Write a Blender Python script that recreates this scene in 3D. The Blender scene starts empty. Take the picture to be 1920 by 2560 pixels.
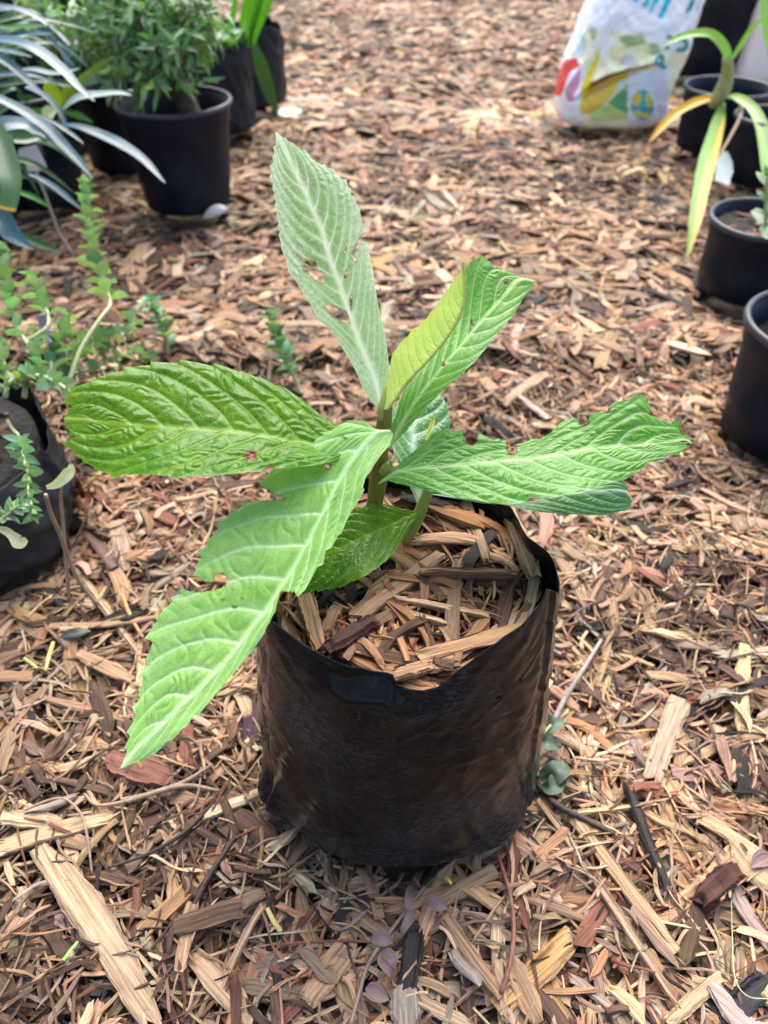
import bpy, math, random
import numpy as np
from mathutils import Vector
from mathutils.bvhtree import BVHTree

SC = bpy.context.scene
COL = SC.collection
# ------------------------------------------------------------------ camera
F_PX, TH, HC = 1923.0, math.radians(42.0), 0.538
CT, ST = math.cos(TH), math.sin(TH)
cam_d = bpy.data.cameras.new("camera")
cam = bpy.data.objects.new("camera", cam_d)
COL.objects.link(cam)
cam.location = (0, 0, HC)
cam.rotation_euler = (math.pi / 2 - TH, 0, 0)
cam_d.sensor_fit = 'VERTICAL'
cam_d.sensor_height = 36.0
cam_d.lens = F_PX / 2560.0 * 36.0
cam_d.clip_start, cam_d.clip_end = 0.01, 200.0
cam_d.dof.use_dof = True
cam_d.dof.focus_distance = 0.455
cam_d.dof.aperture_fstop = (cam_d.lens / 1000.0) / 0.0036
SC.camera = cam
# ------------------------------------------------------------------ sky, sun, exposure
SUN_EL, SUN_AZ = math.radians(58), math.radians(8)      # azimuth from +Y (behind the plant) towards +X
w = bpy.data.worlds.new("World")
SC.world = w
w.use_nodes = True
nt = w.node_tree
bg = nt.nodes["Background"]
sky = nt.nodes.new("ShaderNodeTexSky")
sky.sky_type = 'NISHITA'
sky.sun_disc = False
sky.sun_elevation = SUN_EL
sky.sun_rotation = SUN_AZ
sky.air_density, sky.dust_density, sky.ozone_density = 1.0, 4.0, 0.8
nt.links.new(sky.outputs[0], bg.inputs[0])
bg.inputs[1].default_value = 0.15
sun_d = bpy.data.lights.new("sun", 'SUN')
sun_d.energy = 2.3
sun_d.angle = math.radians(55)
sun_d.color = (1.0, 0.965, 0.93)
sun = bpy.data.objects.new("sun", sun_d)
COL.objects.link(sun)
sdir = Vector((math.sin(SUN_AZ) * math.cos(SUN_EL), math.cos(SUN_AZ) * math.cos(SUN_EL), math.sin(SUN_EL)))
sun.rotation_euler = sdir.to_track_quat('Z', 'Y').to_euler()
SC.view_settings.view_transform = 'Standard'
SC.view_settings.look = 'None'
SC.view_settings.exposure = 1.25
SC.view_settings.gamma = 1.0
SC.render.engine = 'CYCLES'
SC.cycles.max_bounces = 8
SC.cycles.use_denoising = True

# ------------------------------------------------------------------ projection helpers
def U(px, py, d):
    """point on the sight line of photo pixel (px,py) at depth d (numpy friendly)"""
    a = (np.asarray(px, float) - 960) / F_PX
    b = (np.asarray(py, float) - 1280) / F_PX
    d = np.asarray(d, float)
    return np.stack([a * d, d * (CT - b * ST), HC - d * (ST + b * CT)], -1)

def G(px, py, z=0.0):
    b = (py - 1280) / F_PX
    return U(px, py, (HC - z) / (ST + b * CT))

def PX(P):
    P = np.asarray(P, float)
    d = P[..., 1] * CT + (HC - P[..., 2]) * ST
    u = P[..., 1] * ST - (HC - P[..., 2]) * CT
    return np.stack([960 + F_PX * P[..., 0] / d, 1280 - F_PX * u / d], -1)

def CYL(px, py, c, R, far=False):
    """where the sight line meets the upright cylinder of radius R round c: angle and height"""
    r = U(px, py, 1.0) - np.array([0, 0, HC])
    ox, oy = -c[0], -c[1]
    A = r[0] ** 2 + r[1] ** 2
    B = 2 * (ox * r[0] + oy * r[1])
    Cc = ox * ox + oy * oy - R * R
    D = max(0.0, B * B - 4 * A * Cc)
    d = (-B + (math.sqrt(D) if far else -math.sqrt(D))) / (2 * A)
    p = r * d + np.array([0, 0, HC])
    return math.atan2(p[1] - c[1], p[0] - c[0]), p[2]

def Z(ox, oy, s, pts):
    return [(ox + x / s, oy + y / s) for x, y in pts]

# ------------------------------------------------------------------ object helpers
ORG = {}

def thing(name, label, cat, loc=(0, 0, 0), group=None):
    o = bpy.data.objects.new(name, None)
    o.empty_display_size = 0.02
    COL.objects.link(o)
    o.location = [float(v) for v in loc]
    ORG[o.name] = np.array(loc, float)
    tag(o, label, cat, group)
    return o

def tag(o, label=None, cat=None, group=None, kind=None):
    if label: o["label"] = label
    if cat: o["category"] = cat
    if group: o["group"] = group
    if kind: o["kind"] = kind
    return o

def mk(name, V, Fq, mat, parent=None, smooth=True, attrs=None, uv=None, origin=None):
    """one mesh object; V world coordinates, Fq an (n,4)/(n,3) array or a list of index lists"""
    V = np.asarray(V, float)
    org = np.zeros(3)
    if parent is not None:
        org = ORG[parent.name]
    elif origin is not None:
        org = np.asarray(origin, float)
    me = bpy.data.meshes.new(name)
    if isinstance(Fq, np.ndarray):
        k = Fq.shape[1]
        me.vertices.add(len(V))
        me.vertices.foreach_set("co", (V - org).astype(np.float32).ravel())
        me.loops.add(Fq.size)
        me.loops.foreach_set("vertex_index", Fq.astype(np.int32).ravel())
        me.polygons.add(len(Fq))
        me.polygons.foreach_set("loop_start", np.arange(0, Fq.size, k, dtype=np.int32))
        me.update(calc_edges=True)
    else:
        me.from_pydata([tuple(v) for v in (V - org)], [], [list(map(int, f)) for f in Fq])
        me.update()
    me.polygons.foreach_set("use_smooth", np.full(len(me.polygons), bool(smooth)))
    for k, a in (attrs or {}).items():
        a = np.asarray(a, np.float32)
        if a.ndim == 1:
            me.attributes.new(k, 'FLOAT', 'POINT').data.foreach_set("value", a)
        elif a.shape[1] == 4:
            me.attributes.new(k, 'FLOAT_COLOR', 'POINT').data.foreach_set("color", a.ravel())
        else:
            me.attributes.new(k, 'FLOAT_VECTOR', 'POINT').data.foreach_set("vector", a.ravel())
    if mat: me.materials.append(mat)
    o = bpy.data.objects.new(name, me)
    COL.objects.link(o)
    if parent is not None:
        o.parent = parent
    elif origin is not None:
        o.location = [float(v) for v in origin]
    ORG[o.name] = org
    return o

def grid_faces(n, m, wrap=False):
    i, j = np.meshgrid(np.arange(n - 1), np.arange(m if wrap else m - 1), indexing='ij')
    j2 = (j + 1) % m
    return np.stack([i * m + j, i * m + j2, (i + 1) * m + j2, (i + 1) * m + j], -1).reshape(-1, 4)

def join(parts):
    Vs, Fs, o = [], [], 0
    for V, Fq in parts:
        Vs.append(np.asarray(V)); Fs.append(np.asarray(Fq) + o); o += len(V)
    return np.concatenate(Vs), np.concatenate(Fs)

def smoothpoly(pts, n, cub=True):
    """resample a polyline by arc length, Catmull-Rom smoothed"""
    P = np.asarray(pts, float)
    if cub and len(P) > 2:
        Q = np.vstack([2 * P[0] - P[1], P, 2 * P[-1] - P[-2]])
        out = []
        for i in range(1, len(Q) - 2):
            t = np.linspace(0, 1, 12, endpoint=False)[:, None]
            a, b, c, d = Q[i - 1], Q[i], Q[i + 1], Q[i + 2]
            out.append(0.5 * (2 * b + (c - a) * t + (2 * a - 5 * b + 4 * c - d) * t ** 2 + (3 * b - a - 3 * c + d) * t ** 3))
        out.append(P[-1:])
        P = np.vstack(out)
    s = np.r_[0, np.cumsum(np.linalg.norm(np.diff(P, axis=0), axis=1))]
    u = np.linspace(0, s[-1], n)
    return np.stack([np.interp(u, s, P[:, k]) for k in range(P.shape[1])], -1)

def tube(pts, rad, seg=10, n=24, cap=True):
    P = smoothpoly(pts, n)
    r = np.interp(np.linspace(0, 1, n), np.linspace(0, 1, len(np.atleast_1d(rad))), np.atleast_1d(rad))
    T = np.gradient(P, axis=0); T /= np.linalg.norm(T, axis=1)[:, None] + 1e-12
    ref = np.array([0.31, 0.9, 0.2]) if abs(T[0] @ np.array([0.3, 0.9, 0.2])) < 0.9 else np.array([1.0, 0, 0])
    A = np.cross(T, ref); A /= np.linalg.norm(A, axis=1)[:, None]
    B = np.cross(T, A)
    a = np.linspace(0, 2 * np.pi, seg, endpoint=False)
    V = (P[:, None] + r[:, None, None] * (np.cos(a)[None, :, None] * A[:, None] + np.sin(a)[None, :, None] * B[:, None])).reshape(-1, 3)
    Fq = grid_faces(n, seg, True)
    if cap:
        V = np.vstack([V, P[0], P[-1]])
        k = n * seg
        j = np.arange(0, seg, 2)
        Fq = np.vstack([Fq, np.stack([np.full_like(j, k), (j + 2) % seg, j + 1, j], -1),
                        np.stack([np.full_like(j, k + 1), k - seg + j, k - seg + j + 1, k - seg + (j + 2) % seg], -1)])
    return V, Fq

def lathe(prof, c, seg=72, wob=0.0, rng=None):
    prof = np.asarray(prof, float)
    a = np.linspace(0, 2 * np.pi, seg, endpoint=False)
    r = prof[:, 0][:, None] * (1 + wob * np.cos(2 * a + 0.7)[None])
    V = np.stack([c[0] + r * np.cos(a), c[1] + r * np.sin(a), np.broadcast_to(c[2] + prof[:, 1][:, None], r.shape)], -1).reshape(-1, 3)
    return V, grid_faces(len(prof), seg, True)

_vn = {}
def vnoise(x, y, seed=0):
    """smooth value noise, about -1..1"""
    if seed not in _vn:
        _vn[seed] = np.random.default_rng(seed).uniform(-1, 1, (256, 256))
    T = _vn[seed]
    xi, yi = np.floor(x).astype(int), np.floor(y).astype(int)
    fx, fy = x - xi, y - yi
    fx, fy = fx * fx * (3 - 2 * fx), fy * fy * (3 - 2 * fy)
    g = lambda a, b: T[a % 256, b % 256]
    return (g(xi, yi) * (1 - fx) + g(xi + 1, yi) * fx) * (1 - fy) + (g(xi, yi + 1) * (1 - fx) + g(xi + 1, yi + 1) * fx) * fy

def inpoly(P, poly):
    x, y = P[..., 0], P[..., 1]
    c = np.zeros(x.shape, bool)
    n = len(poly)
    for i in range(n):
        x1, y1 = poly[i]; x2, y2 = poly[(i + 1) % n]
        if y1 == y2: continue
        k = ((y1 > y) != (y2 > y)) & (x < (x2 - x1) * (y - y1) / (y2 - y1) + x1)
        c ^= k
    return c

def polydist(P, poly):
    best = np.full(P.shape[:-1], 1e9)
    n = len(poly)
    for i in range(n):
        a = np.array(poly[i]); b = np.array(poly[(i + 1) % n]); ab = b - a
        t = np.clip(((P - a) @ ab) / (ab @ ab + 1e-9), 0, 1)
        best = np.minimum(best, np.linalg.norm(P - a - t[..., None] * ab, axis=-1))
    return best

# ------------------------------------------------------------------ materials
class NB:
    def __init__(s, name):
        s.m = bpy.data.materials.new(name); s.m.use_nodes = True
        s.t = s.m.node_tree; s.p = s.t.nodes["Principled BSDF"]; s.out = s.t.nodes["Material Output"]
    def n(s, typ, **kw):
        x = s.t.nodes.new("ShaderNode" + typ)
        for k, v in kw.items(): setattr(x, k, v)
        return x
    def l(s, a, b): s.t.links.new(a, b)
    def val(s, sock, v):
        if hasattr(v, 'is_output') or isinstance(v, bpy.types.NodeSocket): s.l(v, sock)
        elif isinstance(v, (tuple, list)) and len(v) == 3 and sock.type == 'RGBA': sock.default_value = (*v, 1)
        else: sock.default_value = v
    def mix(s, fac, a, b, mode='MIX'):
        x = s.n("Mix", data_type='RGBA', blend_type=mode)
        s.val(x.inputs[0], fac); s.val(x.inputs[6], a); s.val(x.inputs[7], b)
        return x.outputs[2]
    def math(s, op, a, b=0.0, clamp=False):
        x = s.n("Math", operation=op, use_clamp=clamp)
        s.val(x.inputs[0], a); s.val(x.inputs[1], b)
        return x.outputs[0]
    def attr(s, name, out=2):
        return s.n("Attribute", attribute_name=name).outputs[out]
    def noise(s, vec, scale, detail=3, rough=0.55):
        x = s.n("TexNoise")
        if vec is not None: s.l(vec, x.inputs["Vector"])
        x.inputs["Scale"].default_value = scale; x.inputs["Detail"].default_value = detail; x.inputs["Roughness"].default_value = rough
        return x.outputs[0]
    def map(s, vec, sc):
        x = s.n("VectorMath", operation='MULTIPLY'); s.l(vec, x.inputs[0]); x.inputs[1].default_value = sc
        return x.outputs[0]
    def ramp(s, fac, lo, hi, a=0.0, b=1.0):
        x = s.n("MapRange"); x.clamp = True
        s.val(x.inputs[0], fac); x.inputs[1].default_value = lo; x.inputs[2].default_value = hi
        x.inputs[3].default_value = a; x.inputs[4].default_value = b
        return x.outputs[0]
    def bump(s, h, strength, dist, normal=None):
        x = s.n("Bump"); s.val(x.inputs["Height"], h); x.inputs["Strength"].default_value = strength; x.inputs["Distance"].default_value = dist
        if normal is not None: s.l(normal, x.inputs["Normal"])
        return x.outputs[0]
    def set(s, **kw):
        for k, v in kw.items(): s.val(s.p.inputs[k.replace('_', ' ')], v)
        return s.m
    def obj(s): return s.n("TexCoord").outputs["Object"]

def m_chip():
    b = NB("shredded_wood")
    c = b.attr("chip_col", 0); gc = b.attr("gc", 1)
    g1 = b.noise(b.map(gc, (22, 620, 1)), 1.0, 4, 0.6)
    g2 = b.noise(b.map(gc, (60, 2200, 1)), 1.0, 2, 0.5)
    g3 = b.noise(b.map(gc, (35, 160, 1)), 1.0, 3, 0.6)
    k = b.math('MULTIPLY', b.ramp(g1, 0.3, 0.7, 0.48, 1.32), b.ramp(g2, 0.3, 0.7, 0.74, 1.2))
    col = b.mix(1.0, c, k, 'MULTIPLY')
    col = b.mix(b.ramp(g3, 0.60, 0.72, 0, 0.55), col, b.mix(1.0, col, (0.34, 0.25, 0.2), 'MULTIPLY'))
    h = b.math('ADD', g1, b.math('MULTIPLY', g2, 0.5))
    b.set(Base_Color=col, Roughness=0.72, Normal=b.bump(h, 0.75, 0.0009))
    b.p.inputs["Specular IOR Level"].default_value = 0.3
    return b.m

def m_soil(name="potting_soil", c1=(0.012, 0.010, 0.009), c2=(0.05, 0.038, 0.03)):
    b = NB(name); v = b.obj()
    n1 = b.noise(v, 120, 5, 0.7)
    b.set(Base_Color=b.mix(b.ramp(n1, 0.4, 0.7), c1, c2), Roughness=0.9, Normal=b.bump(n1, 1.0, 0.006))
    return b.m

def m_plastic(name, c, rough=0.42, dust=0.25, dcol=(0.05, 0.055, 0.065)):
    b = NB(name); v = b.obj()
    n1 = b.noise(v, 9, 5, 0.65); n2 = b.noise(v, 300, 2)
    b.set(Base_Color=b.mix(b.ramp(n1, 0.45, 0.8, 0.0, dust), c, dcol), Roughness=b.ramp(n1, 0.3, 0.8, rough, rough + 0.2),
          Normal=b.bump(b.math('ADD', b.math('MULTIPLY', n1, 0.5), b.math('MULTIPLY', n2, 0.1)), 0.15, 0.004))
    return b.m

def m_film(name="black_film"):
    """thin black polythene: fine smeary creases, dust, sheen"""
    b = NB(name); f = b.attr("film", 1)
    n1 = b.noise(b.map(f, (16, 90, 1)), 1.0, 5, 0.6)
    n2 = b.noise(b.map(f, (120, 190, 1)), 1.0, 4, 0.6)
    n3 = b.noise(b.map(f, (11, 11, 1)), 1.0, 5, 0.65)
    sp = b.noise(b.map(f, (240, 520, 1)), 1.0, 3, 0.6)
    dust = b.math('MULTIPLY', b.ramp(n3, 0.46, 0.70, 0.06, 1), b.ramp(sp, 0.45, 0.72, 0.15, 1))
    scr = b.noise(b.map(f, (30, 700, 1)), 1.0, 3, 0.6)
    dust = b.math('ADD', dust, b.math('MULTIPLY', b.ramp(scr, 0.6, 0.72), b.ramp(n3, 0.4, 0.6, 0, 0.5)), True)
    col = b.mix(b.math('MULTIPLY', dust, 0.60), (0.005, 0.005, 0.006), (0.13, 0.138, 0.152))
    h = b.math('ADD', n1, b.math('MULTIPLY', n2, 0.6))
    b.set(Base_Color=col, Roughness=b.ramp(n3, 0.35, 0.75, 0.10, 0.32), Normal=b.bump(h, 0.27, 0.0016))
    b.p.inputs["Specular IOR Level"].default_value = 0.13
    return b.m

def m_leaf(name, ca, cb, vein, fuzz=(0.62, 0.72, 0.62), rough=0.32, trans=0.3, tcol=None, net=0.5, fz=1.0, veinamt=0.85, back=None, bump=0.13):
    b = NB(name); uv = b.attr("luv", 1)
    n1 = b.noise(uv, 60, 3, 0.6)
    col = b.mix(b.ramp(n1, 0.35, 0.68), ca, cb)
    vo = b.n("TexVoronoi", feature='DISTANCE_TO_EDGE'); b.l(uv, vo.inputs["Vector"]); vo.inputs["Scale"].default_value = 430
    netm = b.ramp(vo.outputs["Distance"], 0.0, 0.16, net, 0.0)
    col = b.mix(netm, col, vein)
    col = b.mix(b.math('MULTIPLY', b.attr("vein"), veinamt), col, vein)
    fnz = b.noise(b.map(uv, (1, 1, 1)), 2300, 2, 0.7)
    fn2 = b.noise(uv, 420, 3, 0.6)
    fm = b.math('MULTIPLY', b.attr("fuzz"), b.math('MULTIPLY', b.ramp(fnz, 0.32, 0.62, 0.2, 1.15), b.ramp(fn2, 0.3, 0.7, 0.5, 1.15)), True)
    fm = b.math('MULTIPLY', fm, fz)
    col = b.mix(fm, col, fuzz)
    sp = b.attr("spot")
    col = b.mix(b.ramp(sp, 0.25, 0.45), col, (0.16, 0.11, 0.02))
    col = b.mix(b.ramp(sp, 0.45, 0.65), col, (0.11, 0.035, 0.012))
    col = b.mix(b.ramp(sp, 0.85, 0.98), col, (0.25, 0.10, 0.045))
    geo = b.n("NewGeometry")
    if back: col = b.mix(geo.outputs["Backfacing"], col, b.mix(b.math('MULTIPLY', b.attr("vein"), 0.5), back, vein))
    hb = b.math('ADD', b.math('MULTIPLY', b.ramp(vo.outputs["Distance"], 0, 0.25), 1.0), b.math('MULTIPLY', fn2, 0.4))
    nrm = b.bump(hb, bump, 0.0006)
    rg = b.math('ADD', rough, b.math('MULTIPLY', fm, 0.5), True)
    b.set(Base_Color=col, Roughness=rg, Normal=nrm)
    b.p.inputs["Specular IOR Level"].default_value = 0.36
    tr = b.n("BsdfTranslucent"); b.l(nrm, tr.inputs["Normal"])
    tc = b.mix(1.0, col, tcol or (1.25, 1.35, 0.5), 'MULTIPLY')
    b.l(tc, tr.inputs[0])
    ms = b.n("MixShader"); ms.inputs[0].default_value = trans
    b.l(b.p.outputs[0], ms.inputs[1]); b.l(tr.outputs[0], ms.inputs[2]); b.l(ms.outputs[0], b.out.inputs[0])
    return b.m

def m_simple_leaf(name, ca, cb, rough=0.35, trans=0.3, use_col=False, streak=False, tmul=(1.2, 1.3, 0.5)):
    b = NB(name)
    v = b.attr("luv", 1)
    n1 = b.noise(b.map(v, (900, 14, 1)) if streak else v, 1.0 if streak else 45, 3)
    col = b.mix(b.ramp(n1, 0.35, 0.68), ca, cb)
    if use_col: col = b.mix(1.0, col, b.attr("lcol", 0), 'MULTIPLY')
    b.set(Base_Color=col, Roughness=rough, Normal=b.bump(n1, 0.2, 0.001))
    tr = b.n("BsdfTranslucent"); b.l(b.mix(1.0, col, tmul, 'MULTIPLY'), tr.inputs[0])
    ms = b.n("MixShader"); ms.inputs[0].default_value = trans
    b.l(b.p.outputs[0], ms.inputs[1]); b.l(tr.outputs[0], ms.inputs[2]); b.l(ms.outputs[0], b.out.inputs[0])
    return b.m

def m_stem(name, ca, cb, rough=0.5):
    b = NB(name); v = b.obj()
    n1 = b.noise(b.map(v, (1, 1, 0.35)), 160, 4, 0.65); n2 = b.noise(v, 700, 2)
    col = b.mix(b.ramp(n1, 0.4, 0.65), ca, cb)
    b.set(Base_Color=col, Roughness=rough, Normal=b.bump(b.math('ADD', n1, n2), 0.35, 0.0008))
    return b.m

def m_attr(name, rough=0.4, bump=0.1):
    b = NB(name); v = b.obj(); n = b.noise(v, 40, 4)
    b.set(Base_Color=b.attr("print", 0), Roughness=rough, Normal=b.bump(n, bump, 0.004))
    return b.m

M_CHIP, M_SOIL = m_chip(), m_soil()
M_POT = m_plastic("black_pot_plastic", (0.006, 0.010, 0.020), 0.42, 0.55, (0.045, 0.050, 0.060))
M_POT.node_tree.nodes["Principled BSDF"].inputs["Specular IOR Level"].default_value = 0.14
M_RIM = m_plastic("black_rim_plastic", (0.012, 0.016, 0.025), 0.30, 0.15)
M_FILM = m_film()
# ------------------------------------------------------------------ the ground and its mulch
rng = np.random.default_rng(11)
_s = np.array
PAL = np.array([(0.385, 0.236, 0.135), (0.52, 0.355, 0.215), (0.345, 0.185, 0.088), (0.245, 0.162, 0.107),
                (0.100, 0.056, 0.036), (0.20, 0.078, 0.046), (0.024, 0.019, 0.017), (0.33, 0.262, 0.20)])
PW = np.array([0.28, 0.15, 0.11, 0.16, 0.14, 0.055, 0.055, 0.07]); PW = PW / PW.sum()

def chip_colors(n, r, pw=PW):
    k = r.choice(len(PAL), n, p=pw)
    c = PAL[k] * r.normal(1.0, 0.16, (n, 1)).clip(0.55, 1.5) * r.normal(1.0, 0.05, (n, 3))
    return c.clip(0.008, 0.85)

def chip_template(r, ns, nr, rag=0.34, jit=0.14):
    """unit splinter of wood: fibres run along x and each fibre strip breaks off at its own length"""
    u = np.linspace(-1, 1, ns); u = np.sign(u) * np.abs(u) ** 0.8 * 0.5
    a = (np.arange(nr) + 0.5) / nr * 2 * np.pi
    sg = lambda v: np.sign(v) * np.abs(v) ** 0.55
    y0, z0 = sg(np.cos(a)) * 0.5, sg(np.sin(a)) * 0.5
    eL, eR = r.uniform(1 - rag, 1, nr), r.uniform(1 - rag, 1, nr)
    kind = r.integers(0, 4)
    tl, tr = (r.uniform(0.0, 0.5), r.uniform(0.0, 0.5)) if kind else (0.85, 0.75)
    x = np.where(u[:, None] < 0, u[:, None] * eL, u[:, None] * eR)
    q = np.abs(u) * 2
    wp = 1 - np.where(u < 0, tl, tr) * np.clip((q - 0.45) / 0.55, 0, 1) ** 1.4
    wp = wp * (1 + 0.08 * np.sin(u * r.uniform(5, 12) + r.uniform(0, 6)))
    tp = 1 - 0.72 * np.clip((q - 0.7) / 0.3, 0, 1) ** 1.5
    cy = r.uniform(-0.3, 0.3) * np.clip((q - 0.4) / 0.6, 0, 1) ** 1.5
    y = y0[None] * wp[:, None] * (1 + r.normal(0, 0.05, (ns, nr))) + cy[:, None]
    z = z0[None] * tp[:, None] * (1 + r.normal(0, jit, (1, nr)) * 2.2 + r.normal(0, jit * .35, (ns, nr)))
    V = np.stack([x, y, z], -1).reshape(-1, 3)
    by = np.repeat(r.normal(0, 0.05) * (u * 2) ** 2 + r.normal(0, 0.02) * np.sin(u * 6), nr)
    bz = np.repeat(r.normal(0, 0.035) * ((u * 2) ** 2 - 0.4) + r.normal(0, 0.012) * np.sin(u * 7), nr)
    Fq = grid_faces(ns, nr, True)
    caps = []
    for base, flip in ((0, True), ((ns - 1) * nr, False)):
        for j in range(1, nr // 2):
            f = [base + j - 1, base + j, base + nr - 1 - j, base + nr - j]
            caps.append(f[::-1] if not flip else f)
    return V, np.vstack([Fq, np.array(caps)]), by, bz

TN = [chip_template(rng, 9, 8) for _ in range(26)]     # near
TM = [chip_template(rng, 5, 6) for _ in range(20)]     # middle
TF = [chip_template(rng, 4, 4) for _ in range(14)]     # far

def chip_mesh(T, X, Y, Zc, ang, tilt, roll, L, W, H, colr, r):
    """vertices of many chips of one template"""
    V0, F0, by, bz = T
    n, nv = len(X), len(V0)
    x = V0[None, :, 0] * L[:, None]
    y = V0[None, :, 1] * W[:, None] + by[None] * L[:, None]
    z = V0[None, :, 2] * H[:, None] + bz[None] * L[:, None]
    gc = np.stack([x, y + z * 0.5, np.broadcast_to(r.uniform(0, 90, (n, 1)), x.shape)], -1)
    c, s = np.cos(roll)[:, None], np.sin(roll)[:, None]; y, z = y * c - z * s, y * s + z * c
    c, s = np.cos(tilt)[:, None], np.sin(tilt)[:, None]; x, z = x * c - z * s, x * s + z * c
    c, s = np.cos(ang)[:, None], np.sin(ang)[:, None]; x, y = x * c - y * s, x * s + y * c
    V = np.stack([x + X[:, None], y + Y[:, None], z + Zc[:, None]], -1).reshape(-1, 3)
    Fq = (F0[None] + (np.arange(n) * nv)[:, None, None]).reshape(-1, 4)
    cc = np.concatenate([np.repeat(colr, nv, 0), np.ones((n * nv, 1))], 1)
    return V, Fq, gc.reshape(-1, 3), cc

class Heap:
    """chips dropped one after another on a height field, each lying on what it meets"""
    def __init__(s, x0, x1, y0, y1, cell, h0):
        s.x0, s.y0, s.c = x0, y0, cell
        s.nx, s.ny = int((x1 - x0) / cell) + 1, int((y1 - y0) / cell) + 1
        gx, gy = np.meshgrid(np.arange(s.nx) * cell + x0, np.arange(s.ny) * cell + y0, indexing='ij')
        s.H = h0(gx, gy)
    def drop(s, X, Y, ang, L, W, T, sink=0.55, mt=0.42):
        n = len(X)
        zc, tl = np.zeros(n), np.zeros(n)
        ua = np.linspace(-0.46, 0.46, 9); va = np.array([-0.38, 0.0, 0.38])
        uu, vv = [q.ravel() for q in np.meshgrid(ua, va, indexing='ij')]
        left, right = uu < -0.1, uu > 0.1
        H, c = s.H, s.c
        ca, sa = np.cos(ang), np.sin(ang)
        for i in range(n):
            px, py = uu * L[i], vv * W[i]
            ix = ((X[i] + px * ca[i] - py * sa[i] - s.x0) / c).astype(int)
            iy = ((Y[i] + px * sa[i] + py * ca[i] - s.y0) / c).astype(int)
            np.clip(ix, 0, s.nx - 1, ix); np.clip(iy, 0, s.ny - 1, iy)
            h = H[ix, iy]
            hl, hr = h[left], h[right]
            h1 = sink * hl.max() + (1 - sink) * hl.mean(); h2 = sink * hr.max() + (1 - sink) * hr.mean()
            t = math.atan2(h2 - h1, 0.62 * L[i]); t = max(-mt, min(mt, t))
            z = (h1 + h2) * 0.5 + T[i] * 0.35
            zc[i], tl[i] = z, t
            top = z + px * math.tan(t) + T[i] * 0.4
            H[ix, iy] = np.maximum(h, np.minimum(top, h + 0.012))
        return zc, tl

BAGC, BAGR = np.array([0.012, 0.327]), 0.095
POTS = []          # (x, y, radius) footprints the mulch keeps clear of

def scatter(n, y0, y1, r, kx=0.45, kb=0.30):
    """uniform over the trapezoid the lens takes in (and a margin)"""
    ys, xs = [], []
    while sum(map(len, ys)) < n:
        y = r.uniform(y0, y1, n); x = r.uniform(-1, 1, n) * (kb + kx * y1)
        k = np.abs(x) < kb + kx * y
        ys.append(y[k]); xs.append(x[k])
    return np.concatenate(xs)[:n], np.concatenate(ys)[:n]

def sizes(n, r, big=0.12, fib=0.35):
    k = r.random(n)
    L = np.exp(r.normal(np.log(0.032), 0.42, n)).clip(0.010, 0.08)
    W = L * np.exp(r.normal(np.log(0.155), 0.40, n)).clip(0.045, 0.42)
    f = k < fib
    W[f] = r.uniform(0.0009, 0.0028, f.sum()); L[f] *= r.uniform(0.7, 1.5, f.sum())
    b = k > 1 - big
    L[b] = r.uniform(0.038, 0.095, b.sum()); W[b] = r.uniform(0.006, 0.0145, b.sum())
    W = W.clip(0.0009, 0.016)
    T = (W * r.uniform(0.22, 0.6, n)).clip(0.0006, 0.0042)
    return L, W, T

def blocked(X, Y, shrink=0.0):
    k = (X - BAGC[0]) ** 2 + (Y - BAGC[1]) ** 2 < (BAGR + 0.002) ** 2
    for x, y, R in POTS: k |= (X - x) ** 2 + (Y - y) ** 2 < (R - shrink) ** 2
    return k

def build_mulch():
    r = np.random.default_rng(5)
    hp = Heap(-2.6, 2.6, -0.05, 4.6, 0.004,
              lambda x, y: 0.008 * vnoise(x * 5, y * 5, 3) + 0.005 * vnoise(x * 14 + 9, y * 14, 4) - 0.01)
    batches = []
    for (n, y0, y1, TT, big, fib, kb) in ((30000, 0.04, 0.95, TN, 0.11, 0.30, 0.24), (35000, 0.90, 2.0, TM, 0.22, 0.15, 0.42), (54000, 1.95, 4.4, TF, 0.22, 0.1, 0.42)):
        X, Y = scatter(n, y0, y1, r, 0.44, kb)
        L, W, T = sizes(n, r, big, fib)
        if TT is TF: L *= 1.3; W *= 2.0
        if TT is TM: W *= 1.35; L *= 1.2
        ang = r.uniform(0, np.pi, n)
        # broad pieces tend to come early, fibres late
        order = np.argsort(r.random(n) + 0.35 * (W < 0.003))
        X, Y, L, W, T, ang = [q[order] for q in (X, Y, L, W, T, ang)]
        k = ~blocked(X, Y)
        X, Y, L, W, T, ang = [q[k] for q in (X, Y, L, W, T, ang)]
        zc, tl = hp.drop(X, Y, ang, L, W, T)
        batches.append((TT, X, Y, zc, ang, tl, L, W, T))
    gx = ((batches[0][1] - hp.x0) / hp.c).astype(int); gy = ((batches[0][2] - hp.y0) / hp.c).astype(int)
    z0 = np.median(hp.H[gx, gy])
    hp.H -= z0
    hp.batches = [(b[0], b[1], b[2], b[3] - z0) + b[4:] for b in batches]
    # bare earth below the chips, out to well beyond the picture
    b = NB("dark_earth"); v = b.obj(); n1 = b.noise(v, 60, 5, 0.7); n2 = b.noise(v, 8, 3)
    b.set(Base_Color=b.mix(b.ramp(n1, 0.35, 0.7), (0.02, 0.014, 0.011), b.mix(n2, (0.16, 0.1, 0.06), (0.26, 0.17, 0.1))), Roughness=0.9, Normal=b.bump(n1, 1, 0.01))
    g = mk("ground", [(-30, -20, -z0 - 0.018), (30, -20, -z0 - 0.018), (30, 60, -z0 - 0.018), (-30, 60, -z0 - 0.018)], [[0, 1, 2, 3]], b.m, smooth=False)
    tag(g, kind="structure")
    return hp

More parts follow.
